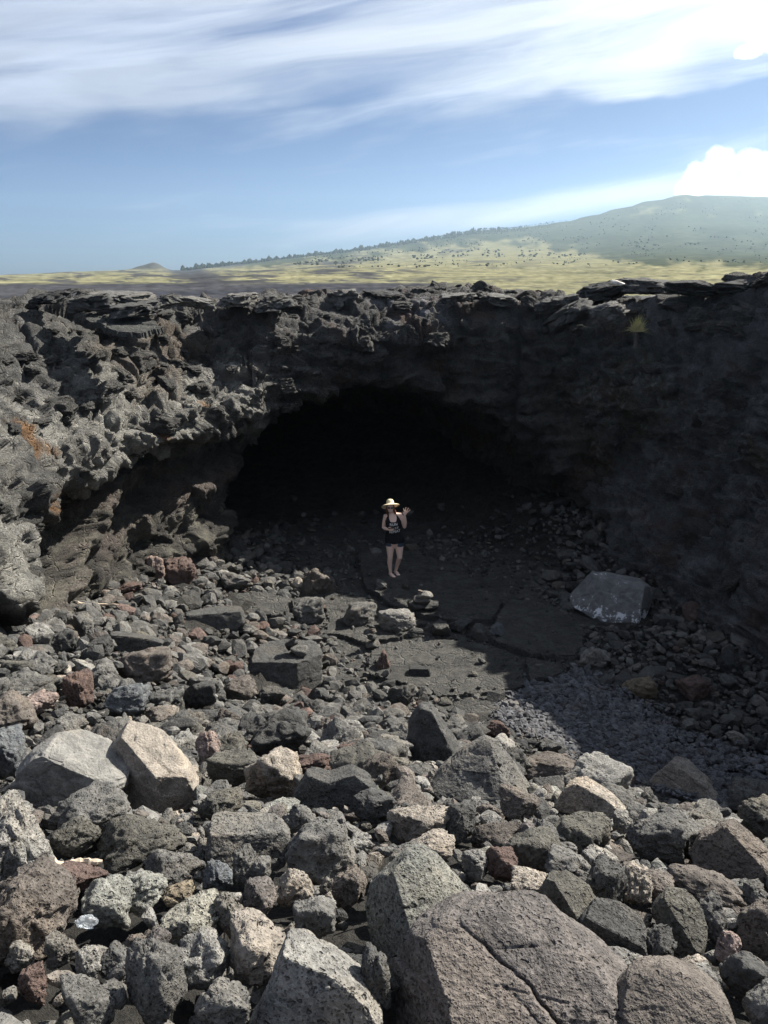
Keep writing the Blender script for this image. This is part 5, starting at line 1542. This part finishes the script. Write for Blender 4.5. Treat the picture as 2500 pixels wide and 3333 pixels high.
# waving hand
pal = Lw+np.array([.022, -.005, .062])
tube(bm, [Lw, Lw+np.array([.008, 0, .02]), pal, pal+np.array([.010, 0, .028])], [(.024, .019), (.028, .018), (.042, .015), (.041, .013)], 14, (0.1, 1, 0))
for i, (bx, ang, L) in enumerate(((-.032, -.26, .072), (-.009, .06, .084), (.017, .36, .080), (.040, .74, .064))):
    b0 = pal+np.array([bx+.008, 0, .026-.006*abs(i-1.2)])
    d = np.array([sin(ang), -.12, cos(ang)])
    tube(bm, [b0-d*.015, b0+d*L*.55, b0+d*L*1.15+np.array([0, -.010, -.002])], [.0105, .0098, .0085], 10)
tube(bm, [pal+np.array([-.022, -.004, -.045]), pal+np.array([-.048, -.014, -.008]), pal+np.array([-.056, -.022, .026])], [.013, .0105, .0085], 10)
# hand with the phone: fingers close over its front
pal2 = Rw+np.array([.050, -.022, .010])
tube(bm, [Rw, pal2*.5+Rw*.5, pal2, pal2+np.array([.024, -.004, .0])], [(.020, .024), (.018, .030), (.015, .040), (.013, .038)], 14, (0, 0, 1))
for i, dz in enumerate((.028, .009, -.010, -.028)):
    b0 = pal2+np.array([.026, -.002, dz])
    L = (.062, .070, .066, .052)[i]
    tube(bm, [b0-np.array([.012, 0, 0]), b0+np.array([L*.5, -.016, .002]), b0+np.array([L, -.008, .0])], [.0092, .0085, .0070], 10)
tube(bm, [pal2+np.array([-.02, -.008, .030]), pal2+np.array([.008, -.026, .048]), pal2+np.array([.034, -.030, .050])], [.012, .010, .0085], 10)
body = fuse('body', bm, .006, m_skin, person, 2)

def torso_at(z):
    return [np.interp(z, TOR[:, 0], TOR[:, k]) for k in (1, 2, 3, 4)]
# tank top: loose hem, scooped neck, two straps
NA, NZ = 120, 60; vs = []
for i in range(NA):
    a = 2*pi*i/NA                               # 0 = right of picture, -pi/2 = front
    ca, sa_ = cos(a), sin(a)
    fr = -sa_                                     # 1 in front, -1 behind
    strap = max(np.exp(-((abs(ca)-.68)/.15)**2), 0)
    zt = 1.335 + strap*0.115 - (0.055*np.exp(-(ca/.45)**6) if fr > 0 else 0.02*np.exp(-(ca/.5)**4)) - 0.02*(1-abs(fr))
    if abs(ca) > .9: zt = 1.30
    for j in range(NZ):
        z = .795+(zt-.795)*j/(NZ-1)
        cx, cy, rx, ry = torso_at(min(z, 1.43))
        off = .009+.016*sstep(1.08, .84, np.array([z]))[0]+0.004*sin(7*a+z*9)*sstep(1.2, .9, np.array([z]))[0]
        if z > 1.37: rx = max(rx, .118); ry = max(ry, .066)
        vs.append((cx+(rx+off)*ca, cy+(ry+off)*sa_, z + (.006*sin(5*a) if j == 0 else 0)))
idx = np.arange(NA*NZ).reshape(NA, NZ); nx = np.roll(idx, -1, axis=0)
F = np.stack([idx[:, :-1], nx[:, :-1], nx[:, 1:], idx[:, 1:]], -1).reshape(-1, 4)
topo = link('tank_top', mesh_np('tank_top', np.array(vs), F, True), m_black, person)
md = topo.modifiers.new('cloth', 'SOLIDIFY'); md.thickness = .004; md.offset = 0
# lettering printed on the front
def front(x, z):
    cx, cy, rx, ry = torso_at(z)
    off = .009+.016*sstep(1.08, .84, np.array([z]))[0]+.008
    return cy-(ry+off)*sqrt(max(.02, 1-((x-cx)/(rx+off))**2))-.002
for word, px, py, hgt, wid, rot in (('RUN', 594, 830, .056, .160, .07), ('REST', 622, 918, .052, .175, .09), ('REPEAT', 624, 995, .054, .236, .13)):
    cu = bpy.data.curves.new(word, 'FONT'); cu.body = word; cu.size = 1; cu.align_x = 'CENTER'; cu.align_y = 'CENTER'; cu.offset = 0.012
    to = bpy.data.objects.new('print', cu); COL.objects.link(to)
    bpy.context.view_layer.update()
    me = bpy.data.meshes.new_from_object(to.evaluated_get(bpy.context.evaluated_depsgraph_get()))
    bpy.data.objects.remove(to)
    bm = bmesh.new(); bm.from_mesh(me)
    bmesh.ops.subdivide_edges(bm, edges=[e for e in bm.edges if e.calc_length() > .12], cuts=2)
    bmesh.ops.triangulate(bm, faces=bm.faces)
    xs = [v.co.x for v in bm.verts]; ys = [v.co.y for v in bm.verts]
    mx, my = (max(xs)+min(xs))/2, (max(ys)+min(ys))/2; kx, ky = wid/(max(xs)-min(xs)), hgt/(max(ys)-min(ys))
    cxp, _, czp = J(px, py); czp += .048
    for v in bm.verts:
        lx, lz = (v.co.x-mx)*kx, (v.co.y-my)*ky
        x = cxp+lx*cos(rot)-lz*sin(rot); z = czp+lx*sin(rot)+lz*cos(rot)
        v.co = Vector((x, front(x, z), z))
    me2 = bpy.data.meshes.new('lettering'); bm.to_mesh(me2); bm.free()
    lo = link('lettering', me2, m_white, topo)
# denim shorts
bm = bmesh.new()
tube(bm, [(-.088, .01, .86), (-.092, .005, .80), (-.094, .0, .768)], [.108, .107, .106], 20)
tube(bm, [(.088, .01, .86), (.094, .005, .80), (.098, .0, .762)], [.108, .109, .108], 20)
tube(bm, [(0, .01, .82), (-.004, .01, .93)], [(.190, .132), (.186, .130)], 24)
fuse('shorts', bm, .008, m_denim, person, 2)
# hat
hat = []; prof = [(.0, .118), (.035, .116), (.062, .104), (.078, .080), (.085, .045), (.088, .010), (.098, -.002), (.13, -.010), (.165, -.022), (.198, -.040), (.207, -.046)]
NA = 48
for (r, z) in prof:
    for i in range(NA):
        a = 2*pi*i/NA; wv_ = .012*(r/.2)**2*sin(2*a+.7)
        hat.append((r*cos(a), r*sin(a)*1.0, z+wv_))
idx = np.arange(len(prof)*NA).reshape(len(prof), NA); nx = np.roll(idx, -1, axis=1)
F = np.stack([idx[:-1], nx[:-1], nx[1:], idx[1:]], -1).reshape(-1, 4)[:, ::-1]
ho = link('sun_hat', mesh_np('sun_hat', np.array(hat), F, True), m_straw, person)
md = ho.modifiers.new('straw', 'SOLIDIFY'); md.thickness = .004
ho.scale = (.94, .94, .94)
ho.location = HC+np.array([-.002, .030, .060]); ho.rotation_euler = (-.50, -.16, 0)
# hair
bm = bmesh.new()
ball(bm, HC+np.array([0, .02, .012]), (.080, .088, .108))
tube(bm, [HC+np.array([-.066, -.01, .02]), HC+np.array([-.078, -.025, -.06]), HC+np.array([-.062, -.03, -.135]), HC+np.array([-.045, -.02, -.19])], [(.022, .035), (.024, .04), (.022, .034), (.010, .02)])
tube(bm, [HC+np.array([.066, -.01, .02]), HC+np.array([.084, -.02, -.05]), HC+np.array([.098, -.022, -.105]), HC+np.array([.118, -.02, -.15])], [(.022, .035), (.028, .042), (.030, .036), (.012, .02)])
hair = fuse('hair', bm, .008, m_hair, person, 2)
# keep the face free: cut the hair in front of it
bm = bmesh.new(); bm.from_mesh(hair.data)
dele = [v for v in bm.verts if v.co.y < HC[1]-.055 and abs(v.co.x-HC[0]) < .066]
bmesh.ops.delete(bm, geom=dele, context='VERTS'); bm.to_mesh(hair.data); bm.free()
# sunglasses
bm = bmesh.new()
for sx in (-1, 1): ball(bm, HC+np.array([sx*.031, -.098, .012]), (.027, .012, .021), (0, sx*.15, sx*.25))
tube(bm, [HC+np.array([-.012, -.106, .016]), HC+np.array([.012, -.106, .016])], [.004, .004], 8, (0, 0, 1))
for sx in (-1, 1): tube(bm, [HC+np.array([sx*.055, -.088, .016]), HC+np.array([sx*.077, .0, .012])], [.004, .004], 8, (0, 0, 1))
fuse('sunglasses', bm, .004, m_lens, person, 1)
# mouth
bm = bmesh.new(); ball(bm, HC+np.array([.004, -.092, -.058]), (.025, .010, .010), (0, 0, 0))
me = bpy.data.meshes.new('lips'); bm.to_mesh(me); bm.free(); lips = link('lips', me, m_lip, person)
bm = bmesh.new(); ball(bm, HC+np.array([.004, -.0965, -.0575]), (.019, .008, .0055))
me = bpy.data.meshes.new('teeth'); bm.to_mesh(me); bm.free(); link('teeth', me, m_teeth, lips)
# sandals
for (a, c) in ((FH, FT), (FH2, FT2)):
    a = np.array(a); c = np.array(c); d = c-a; L = np.linalg.norm(d); d /= L; s = np.cross(d, [0, 0, 1])
    bm = bmesh.new(); pts = []
    for q in np.linspace(0, 2*pi, 28, endpoint=False):
        w = .046*(1+.18*cos(q)); pts.append(a+d*(L/2+.012)+d*cos(q)*(L/2+.03)+s*sin(q)*w)
    lo_ = [bm.verts.new((*p[:2], -.008)) for p in pts]; hi_ = [bm.verts.new((*p[:2], .010)) for p in pts]
    bm.faces.new(lo_[::-1]); bm.faces.new(hi_)
    for i in range(28): bm.faces.new((lo_[i], lo_[(i+1) % 28], hi_[(i+1) % 28], hi_[i]))
    t0 = a+d*(L-.055)
    for sg in (-1, 1):
        tube(bm, [t0+np.array([0, 0, .03]), t0-d*.05+s*sg*.036+np.array([0, 0, .038]), t0-d*.10+s*sg*.044+np.array([0, 0, .012])], [.006, .006, .006], 8, (0, 0, 1))
    bmesh.ops.recalc_face_normals(bm, faces=bm.faces)
    me = bpy.data.meshes.new('sandal'); bm.to_mesh(me); bm.free(); link('sandal', me, m_sole, person)
# phone held in the lowered hand
bm = bmesh.new(); bmesh.ops.create_cube(bm, size=1)
for v in bm.verts: v.co = Vector((v.co.x*.145, v.co.y*.072, v.co.z*.009))
bmesh.ops.bevel(bm, geom=list(bm.edges), offset=.003, segments=2, affect='EDGES')
me = bpy.data.meshes.new('phone'); bm.to_mesh(me); bm.free()
ph = link('phone', me, plain('dark_phone', (.03, .03, .035), .3, .5, 0))
loc = np.array(person.location)+pal2+np.array([.045, -.010, .036])
ph.location = loc; ph.rotation_euler = (.25, -.05, .1)
tag(ph, 'dark phone held flat in the lowered hand of the person', 'phone')
